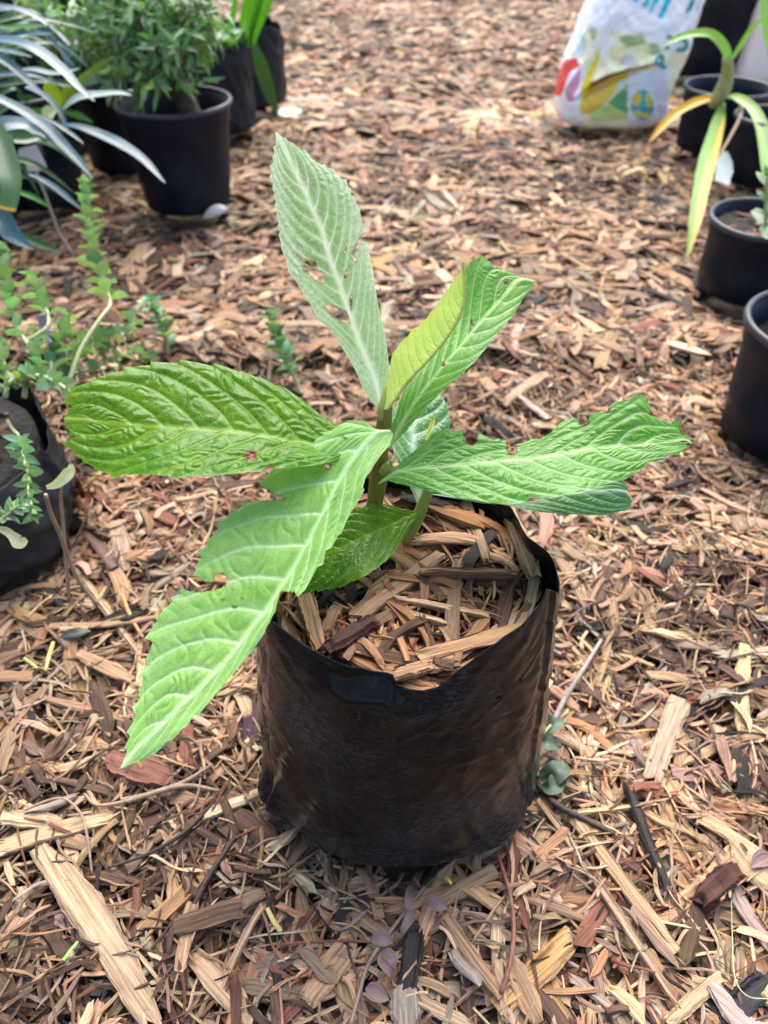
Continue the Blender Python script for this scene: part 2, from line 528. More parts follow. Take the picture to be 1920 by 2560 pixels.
def finish_mulch(hp):
    """the last handful: splinters that land on the large pieces, then everything becomes one mesh"""
    r = np.random.default_rng(6)
    for (n, y0, y1, TT, fib) in ((4500, 0.04, 1.0, TN, 0.75), (2500, 1.0, 1.9, TM, 0.5)):
        X, Y = scatter(n, y0, y1, r, 0.44, 0.24)
        L, W, T = sizes(n, r, 0.0, fib); L *= 0.75; W *= 0.8; T *= .8
        k = ~blocked(X, Y); X, Y, L, W, T = [q[k] for q in (X, Y, L, W, T)]
        ang = r.uniform(0, np.pi, len(X))
        zc, tl = hp.drop(X, Y, ang, L, W, T)
        hp.batches.append((TT, X, Y, zc, ang, tl, L, W, T))
    out = []
    for TT, X, Y, zc, ang, tl, L, W, T in hp.batches:
        n = len(X)
        cl = chip_colors(n, r)
        damp = 1 + 0.20 * vnoise(X * 3.3 + 7, Y * 3.3, 15) + 0.14 * vnoise(X * 9, Y * 9 + 3, 16)
        dk = (vnoise(X * 4.5 + 2, Y * 4.5 + 8, 17) > 0.42) & (r.random(n) < 0.42)
        cl = cl * damp[:, None]; cl[dk] = PAL[4] * r.normal(1, .25, (dk.sum(), 1)).clip(.4, 1.7)
        cl = cl.clip(.008, .85)
        roll = r.normal(0, 0.22, n)
        pick = r.integers(0, len(TT), n)
        for q in range(len(TT)):
            m = pick == q
            if m.any(): out.append(chip_mesh(TT[q], X[m], Y[m], zc[m], ang[m], tl[m], roll[m], L[m], W[m], T[m], cl[m], r))
    V = np.concatenate([o[0] for o in out]); nvs = np.cumsum([0] + [len(o[0]) for o in out])
    Fq = np.concatenate([o[1] + s for o, s in zip(out, nvs)])
    o = mk("wood_chip_mulch", V, Fq, M_CHIP, smooth=False,
           attrs={"gc": np.concatenate([q[2] for q in out]), "chip_col": np.concatenate([q[3] for q in out])})
    tag(o, "loose layer of shredded tan and brown wood chip mulch covering the ground", "mulch", kind="stuff")

def ground_h(hp, x, y, rad=0.0):
    ix = int((x - hp.x0) / hp.c); iy = int((y - hp.y0) / hp.c); k = max(0, int(rad / hp.c))
    q = hp.H[max(0, ix - k):ix + k + 1, max(0, iy - k):iy + k + 1]
    return float(q.mean()) if q.size else 0.0

def lone_chip(name, label, cat, A, B, width, thick, col, hp=None, zadd=0.0, seed=0, rag=0.22, group=None, ns=30, nr=20, zA=None, zB=None, bend=0.0, taper=(0.2, 0.2), mat=None):
    """one chip that stands out, lying between two photo points A and B on the heap"""
    r = np.random.default_rng(seed + 77)
    def zz(p):
        x, y, _ = G(*p)
        return ground_h(hp, x, y, max(0.004, width * 0.4)) if hp else 0.0
    za = (zz(A) if zA is None else zA); zb = (zz(B) if zB is None else zB)
    PA, PB = G(A[0], A[1], za), G(B[0], B[1], zb)
    mid = (PA + PB) / 2; d = PB - PA; Ln = np.linalg.norm(d)
    if hp is not None and zA is None:
        mz = max(ground_h(hp, *(PA + d * t)[:2], width * 0.3) - (PA + d * t)[2] for t in (0.25, 0.5, 0.75))
        mid[2] += max(0, mz) * 0.8
    mid[2] += thick * (0.15 if hp is not None else 0.5) + zadd
    if hp is not None:
        th_ = math.atan2(d[1], d[0]); uu, vv = np.meshgrid(np.linspace(-.48, .48, 40) * Ln, np.linspace(-.42, .42, 9) * width)
        ix = np.clip(((mid[0] + uu * math.cos(th_) - vv * math.sin(th_) - hp.x0) / hp.c).astype(int), 0, hp.nx - 1); iy = np.clip(((mid[1] + uu * math.sin(th_) + vv * math.cos(th_) - hp.y0) / hp.c).astype(int), 0, hp.ny - 1)
        hp.H[ix, iy] = np.maximum(hp.H[ix, iy], mid[2] + uu / Ln * d[2] + thick * .35)
    u = np.linspace(-0.5, 0.5, ns); q = np.abs(u) * 2
    a = (np.arange(nr) + 0.5) / nr * 2 * np.pi
    sg = lambda v: np.sign(v) * np.abs(v) ** 0.4
    y0, z0 = sg(np.cos(a)) * 0.5, sg(np.sin(a)) * 0.5
    eL, eR = 1 - rag * r.random(nr) ** 1.5, 1 - rag * r.random(nr) ** 1.5
    x = np.where(u[:, None] < 0, u[:, None] * eL, u[:, None] * eR) * Ln * (1 + rag * 0.4)
    wp = 1 - np.where(u < 0, taper[0], taper[1]) * np.clip((q - 0.4) / 0.6, 0, 1) ** 1.3
    wp = wp * (1 + 0.10 * vnoise(u * 7 + seed, u * 0 + seed, 7) + 0.06 * vnoise(u * 25 + seed, u * 0 + seed, 9))
    tp = 1 - 0.6 * np.clip((q - 0.8) / 0.2, 0, 1) ** 1.5
    y = (y0[None] * wp[:, None] * (1 + r.normal(0, 0.025, (ns, nr)) + 0.10 * vnoise(u[:, None] * 9 + seed * 3, np.sign(y0)[None] * 4.5 + seed, 13))) * width + (bend * (q[:, None] ** 2 - 0.3)) * Ln
    wav = np.stack([np.interp(u, np.linspace(-.5, .5, 5), r.normal(0, .16, 5)) for _ in range(nr)], 1)
    z = z0[None] * tp[:, None] * (1 + r.normal(0, 0.30, (1, nr)) + wav) * thick + (r.normal(0, 0.012) * (q ** 2 - 0.3))[:, None] * Ln
    gc = np.stack([x, y + z * 0.5, np.full_like(x, r.uniform(0, 90))], -1).reshape(-1, 3)
    ex = d / Ln; ez = np.array([0, 0, 1.0]); ey = np.cross(ez, ex); ey /= np.linalg.norm(ey); ez = np.cross(ex, ey)
    V = (mid + x[..., None] * ex + y[..., None] * ey + z[..., None] * ez).reshape(-1, 3)
    Fq = [list(f) for f in grid_faces(ns, nr, True)] + [list(range(nr))[::-1], [(ns - 1) * nr + j for j in range(nr)]]
    o = mk(name, V, Fq, mat or M_CHIP, smooth=False, origin=mid, attrs={"gc": gc, "chip_col": np.tile([*col, 1.0], (len(V), 1))})
    return tag(o, label, cat, group)
# ------------------------------------------------------------------ nursery pots
def pot(label, c, rt, rb, h, group=None, soil=0.8, band=0.2, seed=0, soilmat=None, ribs=True):
    """round nursery pot standing at c (base centre): body, rolled rim, soil"""
    t = thing("nursery_pot", label, "plant pot", c, group)
    rl = lambda z: rb + (rt * 0.965 - rb) * z / h
    zb = h * (1 - band)
    prof = [(0.001, 0.004), (rb * 0.9, 0.004), (rb * 0.93, 0.0), (rb, 0.003), (rl(h * .3), h * .3), (rl(h * .33) + .0009, h * .33), (rl(h * .36), h * .36), (rl(zb) - 0.0012, zb - 0.003), (rl(zb) + 0.0012, zb), (rl(h * .93), h * .93), (rl(h) - .0005, h - 0.004),
            (rl(h) - 0.003, h - 0.004), (rl(h * .8) - 0.003, h * .8), (rl(zb) - 0.0045, zb - .002), (rl(h * .5) - 0.004, h * .5), (rb - .004, 0.012), (0.001, 0.010)]
    V, Fq = lathe(prof, c, 72, 0.006)
    mk("pot_body", V, Fq, M_POT, t)
    R = rl(h)
    rp = []
    for k in range(13):
        a = k / 12 * 2 * math.pi
        rp.append((R + 0.0012 + 0.0042 * math.cos(a), h - 0.0035 + 0.0048 * math.sin(a)))
    V, Fq = lathe(rp, c, 72, 0.006)
    mk("rim", V, Fq, M_RIM, t)
    zs = h * soil; rs = rl(zs) - 0.0046
    n, m = 14, 56
    rr = np.linspace(0.004, 1, n)[:, None] * rs; a = np.linspace(0, 2 * np.pi, m, endpoint=False)[None]
    x, y = c[0] + rr * np.cos(a), c[1] + rr * np.sin(a)
    z = c[2] + zs + 0.005 * vnoise(x * 60, y * 60, 8) + 0.003 * vnoise(x * 170, y * 170, 9)
    mk("soil", np.stack([x, y, z], -1).reshape(-1, 3), grid_faces(n, m, True), soilmat or M_SOIL, t)
    POTS.append((c[0], c[1], rb + 0.004))
    return t

def litter(label, c, R, z, n, seed, cat="wood chips", name="wood_chip_litter", pw=PW):
    """a few loose chips lying on the soil of a pot"""
    r = np.random.default_rng(seed)
    hp = Heap(c[0] - R, c[0] + R, c[1] - R, c[1] + R, 0.003, lambda x, y: 0 * x + z)
    k = np.sqrt(r.random(n)) * R * 0.8; a = r.uniform(0, 6.28, n)
    X, Y = c[0] + k * np.cos(a), c[1] + k * np.sin(a)
    L, W, T = sizes(n, r, 0.15, 0.2); L = np.minimum(L, R * 0.5)
    an = r.uniform(0, 3.14, n); zc, tl = hp.drop(X, Y, an, L, W, T)
    cl = chip_colors(n, r, pw); out = []
    for q in range(8):
        m = np.arange(n) % 8 == q
        if m.any(): out.append(chip_mesh(TM[q], X[m], Y[m], zc[m], an[m], tl[m], r.normal(0, .2, m.sum()), L[m], W[m], T[m], cl[m], r))
    nvs = np.cumsum([0] + [len(o[0]) for o in out])
    o = mk(name, np.concatenate([o[0] for o in out]), np.concatenate([o[1] + s for o, s in zip(out, nvs)]), M_CHIP, smooth=False, origin=(c[0], c[1], z),
           attrs={"gc": np.concatenate([q[2] for q in out]), "chip_col": np.concatenate([q[3] for q in out])})
    return tag(o, label, cat, kind="stuff")

# ------------------------------------------------------------------ the grow bag in front
RIMPX = [(590, 1345), (615, 1366), (640, 1385), (700, 1420), (760, 1445), (800, 1452), (835, 1457), (848, 1462), (856, 1480), (885, 1492), (915, 1496), (945, 1488), (968, 1470),
         (990, 1450), (1040, 1415), (1090, 1380), (1140, 1340), (1165, 1310), (1183, 1275)]

def build_bag():
    t = thing("grow_bag", "black polythene grow bag standing in the foreground, filled with soil and topped with wood chips", "grow bag", (BAGC[0], BAGC[1], 0))
    S = 1920 / 1659
    def radius(A, Vv):
        # how far out: slightly bellied, a bit squared, bottom edge rounded in
        R = 0.1055 + (BAGR - 0.0035 - 0.1055) * np.clip(Vv, 0, 1) ** 1.1 + 0.0022 * np.sin(np.pi * Vv)
        R *= 1 + 0.016 * np.cos(4 * (A + 0.55)) * (1 - 0.4 * Vv)
        bot = np.clip(1 - Vv / 0.10, 0, 1)
        R -= 0.014 * bot ** 2.2
        ga = lambda c, wd: np.exp(-((np.angle(np.exp(1j * (A - c)))) / wd) ** 2)
        # left corner of the folded base sticks out
        R += 0.013 * ga(math.radians(-152), 0.16) * np.exp(-((Vv - 0.06) / 0.10) ** 2)
        R += 0.010 * ga(math.radians(-46), 0.30) * np.exp(-((Vv - 0.03) / 0.09) ** 2)
        # pressed gusset lines
        for c, dp in ((-147, 0.0022), (-33, 0.0011)):
            R += dp * np.tanh((A - math.radians(c)) / 0.006) * ga(math.radians(c), 0.25)
        # lip: leans out left of the notch, tucked at the notch, drawn in behind on the right
        lip = np.clip((Vv - 0.84) / 0.16, 0, 1)
        R -= 0.0105 * ga(math.radians(-103), 0.30) * np.clip((Vv - .925 - .014 * np.cos(A * 11) - .012 * vnoise(A * 6, A * 0 + 3, 25)) / .05, 0, 1) ** 1.3
        R -= 0.0045 * ga(math.radians(-84), 0.12) * np.clip((Vv - 0.72) / 0.28, 0, 1)
        R += 0.001 * ga(math.radians(-14), 0.16) * lip ** 1.3
        R -= 0.007 * ga(math.radians(22), 0.22) * np.clip((Vv - 0.6) / 0.4, 0, 1)
        R += 0.004 * ga(math.radians(52), 0.2) * lip
        # dents and drawn creases
        R += 0.0016 * vnoise(A * 4 + 3 * Vv, Vv * 5, 21) + 0.0006 * vnoise(A * 9 - 8 * Vv, Vv * 14, 22) * (0.4 + 0.6 * Vv)
        rc = np.random.default_rng(77)
        for _ in range(46):        # drawn creases: short slanting ridges in the film
            a0, v0 = rc.uniform(-2.9, 0.2), rc.uniform(.12, .95); sl = rc.choice([-1, 1]) * rc.uniform(.25, .9); ln_ = rc.uniform(.08, .32); wdt = rc.uniform(.010, .022)
            da, dv = A - a0, (Vv - v0) * 1.9
            al = (da + sl * dv) / math.hypot(1, sl); ac = (dv - sl * da) / math.hypot(1, sl) + .12 * al * al
            R += rc.choice([-1, 1, 1]) * rc.uniform(.0003, .0008) * np.exp(-(al / ln_) ** 2) * np.exp(-(ac / wdt) ** 2)
        R += 0.00022 * vnoise(A * 14 + 16 * Vv, Vv * 34 + A * 6, 23)
        return R
    N, Mr = 420, 120
    ph = np.linspace(-np.pi, np.pi, N, endpoint=False)
    R1 = radius(ph[None], np.ones((1, N)))[0]
    pr = []
    for x, y in RIMPX:
        Rr = BAGR
        for _ in range(6):
            a_, z_ = CYL(x * S, y * S, BAGC, Rr); Rr = 0.5 * Rr + 0.5 * float(np.interp((a_ + np.pi) % (2 * np.pi) - np.pi, ph, R1))
        pr.append((a_, z_))
    an = np.array([p[0] for p in pr]); zz = np.array([p[1] for p in pr])
    an = np.where(an > 1.2, an - 2 * np.pi, an)
    o = np.argsort(an); an, zz = an[o], zz[o]
    # height of the lip all round: measured at the front, a little higher behind
    aa = np.r_[an[0] - 0.45, an, an[-1] + 0.35, an[-1] + 0.9, an[-1] + 1.5, an[-1] + 2.2]
    hh = np.r_[0.187, zz, 0.203, 0.199, 0.198, 0.197]
    zr = np.interp(np.where(ph < aa[0], ph + 2 * np.pi, ph), aa, hh)
    zr = zr + 0.0008 * vnoise(ph * 9, ph * 0 + 2, 12)
    v = np.linspace(0, 1, Mr) ** 0.9
    A, Vv = np.meshgrid(ph, v, indexing='xy')        # rows = height
    ZR = np.broadcast_to(zr, A.shape)
    zrow = Vv * ZR
    R = radius(A, Vv)
    X, Y = BAGC[0] + R * np.cos(A), BAGC[1] + R * np.sin(A)
    P = np.stack([X, Y, zrow + 0.001], -1)
    Fq = grid_faces(Mr, N, True)
    keep = np.ones(len(Fq), bool)
    ce = P.reshape(-1, 3)[Fq].mean(1)
    for (hx, hy, s) in ((724, 1499, 1.0), (838, 1520, .7), (762, 1563, .7), (1134, 1478, .6), (1160, 1460, .6), (668, 1428, .6), (1085, 1520, .55)):
        a0, z0 = CYL(hx * S, hy * S, BAGC, BAGR + 0.004)
        c0 = np.array([BAGC[0] + BAGR * math.cos(a0), BAGC[1] + BAGR * math.sin(a0), z0])
        d = (ce - c0); e = (d[:, 0] ** 2 + d[:, 1] ** 2) / (0.0026 * s) ** 2 + d[:, 2] ** 2 / (0.0034 * s) ** 2
        keep &= ~((e < 1) & (np.hypot(d[:, 0], d[:, 1]) < 0.02))
    film = np.stack([A * 0.1 + Vv * 0.035, zrow + 0.006 * np.sin(A * 3) + 0.03 * (A + 1.5) ** 2 * 0.3, Vv * 0], -1).reshape(-1, 3)
    skin = mk("film_skin", P.reshape(-1, 3), Fq[keep], M_FILM, t, attrs={"film": film})
    so = skin.modifiers.new("thickness", 'SOLIDIFY'); so.thickness = 0.0006; so.offset = -1
    # the soil core
    n, m = 26, 72
    zc = 0.168
    pr = [(0.001, 0.003)] + [(0.086, 0.003)] + [(0.096, 0.02), (0.101, 0.05), (0.098, 0.10), (0.0905, 0.145), (0.0865, zc)] + [(q, zc + 0.004) for q in (0.08, 0.06, 0.04, 0.02, 0.001)]
    V, Fq = lathe(pr, (BAGC[0], BAGC[1], 0), 72)
    d = 0.003 * vnoise(V[:, 0] * 90, V[:, 1] * 90, 31)
    V[:, 2] += np.where(V[:, 2] > 0.16, d, 0)
    mk("soil", V, Fq, M_SOIL, t)
    # chips on the soil: a heap of its own
    r = np.random.default_rng(8)
    R0 = 0.0815
    hp = Heap(BAGC[0] - .1, BAGC[0] + .1, BAGC[1] - .1, BAGC[1] + .1, 0.0025, lambda x, y: zc + 0.006 + 0.004 * vnoise(x * 40, y * 40, 41))
    nn = 700
    a = r.uniform(0, 2 * np.pi, nn); R0 = R0 + 0.0065 * np.clip(np.sin(a + .35) * 3 + .4, 0, 1); k = np.sqrt(r.random(nn)) * R0
    X, Y = BAGC[0] + k * np.cos(a), BAGC[1] + k * np.sin(a)
    L, W, T = sizes(nn, r, 0.06, 0.55); L *= 1.05
    W = np.minimum(W * .8, 0.0085)
    ang = r.uniform(0, np.pi, nn)
    # chips near the wall lie along it or are shortened so none pierces the film
    for i in range(nn):
        ex, ey = np.cos(ang[i]) * L[i] / 2, np.sin(ang[i]) * L[i] / 2
        mx = max(np.hypot(X[i] + s * ex - BAGC[0], Y[i] + s * ey - BAGC[1]) for s in (-1, 1))
        if mx > R0[i]:
            ang[i] = a[i] + np.pi / 2 + r.normal(0, .25)
            lim = 2 * math.sqrt(max(1e-6, (R0[i] + .001) ** 2 - k[i] ** 2))
            L[i] = max(0.006, min(L[i], lim * 0.95)); W[i] = min(W[i], L[i] * 0.3)
    zcp, tl = hp.drop(X, Y, ang, L, W, T, mt=0.35)
    pw = np.array([0.26, 0.10, 0.18, 0.15, 0.18, 0.10, 0.06, 0.03]); pw /= pw.sum()
    cl = chip_colors(nn, r, pw) * np.array([.80, .68, .60]); out = []
    for q in range(len(TN)):
        mm = np.arange(nn) % len(TN) == q
        out.append(chip_mesh(TN[q], X[mm], Y[mm], zcp[mm], ang[mm], tl[mm], r.normal(0, .2, mm.sum()), L[mm], W[mm], T[mm], cl[mm], r))
    nvs = np.cumsum([0] + [len(o[0]) for o in out])
    o = mk("mulch_topping", np.concatenate([o[0] for o in out]), np.concatenate([o[1] + s for o, s in zip(out, nvs)]), M_CHIP, t, smooth=False,
           attrs={"gc": np.concatenate([q[2] for q in out]), "chip_col": np.concatenate([q[3] for q in out])})
    tag(o, kind="stuff")
    return hp

# ------------------------------------------------------------------ large loquat leaves
def leaf(parent, mid, lo, hi, dm, dlo, dhi, mat, nt_=280, ns=46, N=11, k=0.16, amp=1.0, tert=9, fuzz=0.0, fuzzv=0.0, fuzzm=0.0, holes=(), spots=(), teeth=None, edge=0.3, seed=0, fold=0.0,
         rim_brown=0.0, label=None, vamp=1.0, flip=False, wav=0.0, blis=.00042, vlo=1.0, name="leaf", midw=0.0016):
    """leaf blade hung on a 3-D midrib; lo / hi are its two margins seen in the photo, with their own depths"""
    Mp = smoothpoly(mid, nt_); Lp = smoothpoly(lo, nt_, False); Hp = smoothpoly(hi, nt_, False)
    t = np.linspace(0, 1, nt_)
    itp = lambda d: np.interp(t, np.linspace(0, 1, len(d)), d)
    def sm(a, q=17):
        ker = np.hanning(q + 2)[1:-1]; ker /= ker.sum()
        return np.convolve(np.pad(a, q // 2, mode='edge'), ker, 'valid')
    D = sm(itp(dm)); DL = D + sm(itp(dlo)); DH = D + sm(itp(dhi))
    M3, L3, H3 = U(Mp[:, 0], Mp[:, 1], D), U(Lp[:, 0], Lp[:, 1], DL), U(Hp[:, 0], Hp[:, 1], DH)
    s = np.linspace(-1, 1, 2 * ns + 1)
    sa = np.abs(s)
    E = np.where((s < 0)[None, :, None], L3[:, None], H3[:, None])
    big = lambda A3: np.stack([sm(sm(A3[:, q], 41), 41) for q in range(3)], -1)
    ends = np.clip(np.minimum(t, 1 - t) / 0.05, 0, 1)[:, None]
    Ls, Hs = L3 + (big(L3) - L3) * ends, H3 + (big(H3) - H3) * ends
    Es = np.where((s < 0)[None, :, None], Ls[:, None], Hs[:, None])
    eb = np.clip((sa - 0.84) / 0.16, 0, 1) ** 1.5
    P = M3[:, None] + (Es - M3[:, None]) * sa[None, :, None] + (E - Es) * eb[None, :, None]
    TT, SS = np.meshgrid(t, s, indexing='ij'); SA = np.abs(SS)
    wd = np.linalg.norm(E - M3[:, None], axis=-1)
    Ln = np.linalg.norm(np.diff(M3, axis=0), axis=1).sum()
    dt_ = np.gradient(P, axis=0); ds_ = np.gradient(P, axis=1)
    Nn = np.cross(dt_, ds_); Nn /= np.linalg.norm(Nn, axis=-1, keepdims=True) + 1e-12
    for _ in range(2): Nn = Nn + np.roll(Nn, 1, 1) + np.roll(Nn, -1, 1); Nn /= np.linalg.norm(Nn, axis=-1, keepdims=True) + 1e-12
    view = np.array([0, 0, HC]) - P
    if (Nn * view).sum(-1).mean() < 0:
        Nn = -Nn; flipped = True
    else: flipped = False
    side = (SS > 0) * 0.37
    nz = vnoise(TT * 7 + seed * 3.1, SS * 3, seed + 50)
    ph = N * (TT * 1.02 - k * (SA * 0.55 + 0.95 * SA ** 2.0)) + side + 0.12 * nz
    fr = ph - np.floor(ph)
    dd = np.minimum(fr, 1 - fr)
    env = np.clip(1 - TT, 0, 0.12) / 0.12 * np.clip(TT, 0, 0.08) / 0.08
    es = np.clip(SA / 0.12, 0, 1) * np.clip((1.02 - SA) / 0.16, 0, 1)
    pil = np.sin(np.pi * fr) ** 0.75
    groove = np.exp(-(dd / 0.055) ** 2)
    # blisters between the side veins
    cellid = np.floor(ph)
    jit = vnoise(cellid * 3.7, SS * 0 + seed, 61)
    tp = SA * tert * (1 + 0.25 * jit) + 0.9 * vnoise(TT * 26, SA * 5 + seed, 62) + jit * 2 + (fr - .5) * 1.2
    b1 = np.abs(np.sin(np.pi * tp)) ** 0.7
    b2 = vnoise(TT * 60 + seed, SS * 22, 63) * 0.6 + vnoise(TT * 120 + seed, SS * 44, 64) * 0.35
    sc = np.minimum(wd, 0.03) / 0.03
    vs = np.clip(vlo + (1 - vlo) * np.clip((TT - .15) / .45, 0, 1), 0, 1) * (1 + .25 * nz)
    pil = pil * vs; groove = groove * vs
    h = amp * sc * env * es * (0.00085 * pil + blis * (b1 - .4) * pil ** 0.6 * (.6 + .8 * np.clip(vnoise(TT * 14 + seed, SS * 6, 67) + .4, 0, 1)) + 0.00022 * b2 * (.3 + .7 * pil))
    h -= 0.0002 * groove * env
    mr = np.exp(-(SA * wd / midw) ** 2)
    h += 0.0007 * mr * vamp
    h += wav * 0.004 * np.sin(TT * 17 + SS * 2 + seed) * SA ** 2 * env
    h -= fold * np.sin(np.pi * np.clip(SA, 0, 1)) * wd * 0.3
    P = P + Nn * h[..., None]
    out = (E - M3[:, None]); out /= np.linalg.norm(out, axis=-1, keepdims=True) + 1e-9
    if teeth:
        nT, aT = teeth
        q = TT * nT + side; q = q - np.floor(q)
        tooth = np.where(q < 0.82, q / 0.82, (1 - q) / 0.18) * (TT > 0.28)
        P = P + out * (aT * (tooth - 0.4) * np.clip((SA - 0.8) / 0.2, 0, 1) ** 2 * np.clip(wd / 0.012, 0, 1))[..., None]
    pix = PX(P)
    Fq = grid_faces(nt_, 2 * ns + 1)
    pf = pix.reshape(-1, 2)[Fq].mean(1)
    keep = np.ones(len(Fq), bool)
    spot = np.zeros(TT.shape)
    wob = np.stack([vnoise(pix[..., 0] * .09, pix[..., 1] * .09, 71), vnoise(pix[..., 0] * .09, pix[..., 1] * .09, 72)], -1) * 3.0
    for hpoly in holes:
        keep &= ~inpoly(pf + np.stack([vnoise(pf[:, 0] * .12, pf[:, 1] * .12, 73), vnoise(pf[:, 0] * .12, pf[:, 1] * .12, 74)], -1) * 1.6, hpoly)
        if rim_brown: spot = np.maximum(spot, rim_brown * np.exp(-(polydist(pix, hpoly) / 5.0) ** 2))
    for (sx, sy, rx, ry, val) in spots:
        e = np.sqrt(((pix[..., 0] + wob[..., 0] - sx) / rx) ** 2 + ((pix[..., 1] + wob[..., 1] - sy) / ry) ** 2)
        spot = np.maximum(spot, val * np.clip(1.35 - e * 0.75, 0, 1))
    if edge < 0: spot = np.maximum(spot, -edge * np.clip((SA - 0.975) / 0.02, 0, 1) * (0.5 + 0.5 * vnoise(TT * 30, SS, 75)))
    vein = np.maximum(np.exp(-(SA * wd / midw) ** 2), np.exp(-(dd / 0.038) ** 2) * np.clip(1.15 - SA, 0, 1) ** 0.5 * env * 0.85)
    tv = np.exp(-((np.abs(np.sin(np.pi * tp))) / 0.16) ** 2) * 0.35 * pil
    vein = np.maximum(vein, tv * np.clip(1.1 - SA, 0, 1))
    vein = np.maximum(vein, np.clip((SA - 0.985) / 0.012, 0, 1) * max(edge, 0))
    fz = np.clip(fuzz + fuzzv * (0.75 * groove + 0.45 * (1 - pil) - 0.35 * pil * np.clip(1.25 - 1.3 * SA, 0, 1) + 0.4 * mr + 0.22 * vnoise(TT * 9 + seed, SS * 4, 66)) + fuzzm * np.clip((SA - .35) / .5, 0, 1) * np.clip((TT - .2) / .3, 0, 1) + 0.25 * fuzz * nz, 0, 1) if fuzz + fuzzv > 0 else np.zeros(TT.shape)
    luv = np.stack([SS * wd, TT * Ln, np.full(TT.shape, seed * 0.7)], -1).reshape(-1, 3)
    F2 = Fq[keep]
    if flipped != flip: F2 = F2[:, ::-1]
    o = mk(name, P.reshape(-1, 3), np.ascontiguousarray(F2), mat, parent, attrs={"vein": vein.ravel(), "fuzz": fz.ravel(), "spot": spot.ravel(), "luv": luv})
    if label: o["label"] = label
    return o

ML_FELT = m_leaf("felted_young_leaf", (0.12, 0.30, 0.05), (0.18, 0.40, 0.08), (0.72, 0.84, 0.64), fuzz=(0.84, 0.95, 0.82), rough=0.5, trans=0.50, tcol=(1.35, 1.42, 0.95), net=0.15, fz=0.95)
ML_FELT2 = m_leaf("felted_drooping_leaf", (0.125, 0.33, 0.03), (0.20, 0.43, 0.05), (0.46, 0.68, 0.32), fuzz=(0.54, 0.72, 0.43), rough=0.42, trans=0.24, tcol=(1.0, 1.2, 0.5), net=0.08, fz=0.8)
ML_GLOSS = m_leaf("glossy_leaf", (0.038, 0.165, 0.004), (0.092, 0.26, 0.006), (0.20, 0.40, 0.03), rough=0.26, trans=0.46, tcol=(2.7, 1.8, 0.25), net=0.3, fz=0.5, veinamt=0.8)
ML_MID = m_leaf("green_leaf", (0.050, 0.22, 0.012), (0.095, 0.31, 0.020), (0.34, 0.54, 0.21), fuzz=(0.52, 0.70, 0.46), rough=0.27, trans=0.34, tcol=(1.6, 1.5, 0.4), net=0.2, fz=0.7)
ML_DARK = m_leaf("dark_leaf", (0.035, 0.145, 0.022), (0.062, 0.21, 0.035), (0.36, 0.50, 0.36), fuzz=(0.42, 0.55, 0.48), rough=0.3, trans=0.18, net=0.16, fz=0.9)
ML_YOUNG = m_leaf("young_folded_leaf", (0.52, 0.66, 0.20), (0.60, 0.74, 0.26), (0.30, 0.30, 0.10), fuzz=(0.7, 0.74, 0.4), rough=0.5, trans=0.62, tcol=(1.5, 1.4, 0.7), net=0.05, fz=0.4, veinamt=0.75, bump=0.2)
M_STEM = m_stem("young_stem", (0.17, 0.20, 0.035), (0.22, 0.11, 0.035))
M_STEMG = m_stem("green_stem", (0.22, 0.30, 0.05), (0.28, 0.26, 0.06))

z1 = lambda p: Z(660, 320, 5.027, p); z2 = lambda p: Z(700, 660, 5.027, p); z3 = lambda p: Z(930, 620, 3.858, p)
z4 = lambda p: Z(150, 880, 4.046, p); z5 = lambda p: Z(500, 880, 3.318, p); z6 = lambda p: Z(940, 960, 4.1475, p)
z7 = lambda p: Z(1240, 960, 3.190, p); z8 = lambda p: Z(740, 1220, 4.608, p); z9 = lambda p: Z(280, 1400, 3.318, p); z10 = lambda p: Z(460, 1040, 3.072, p)

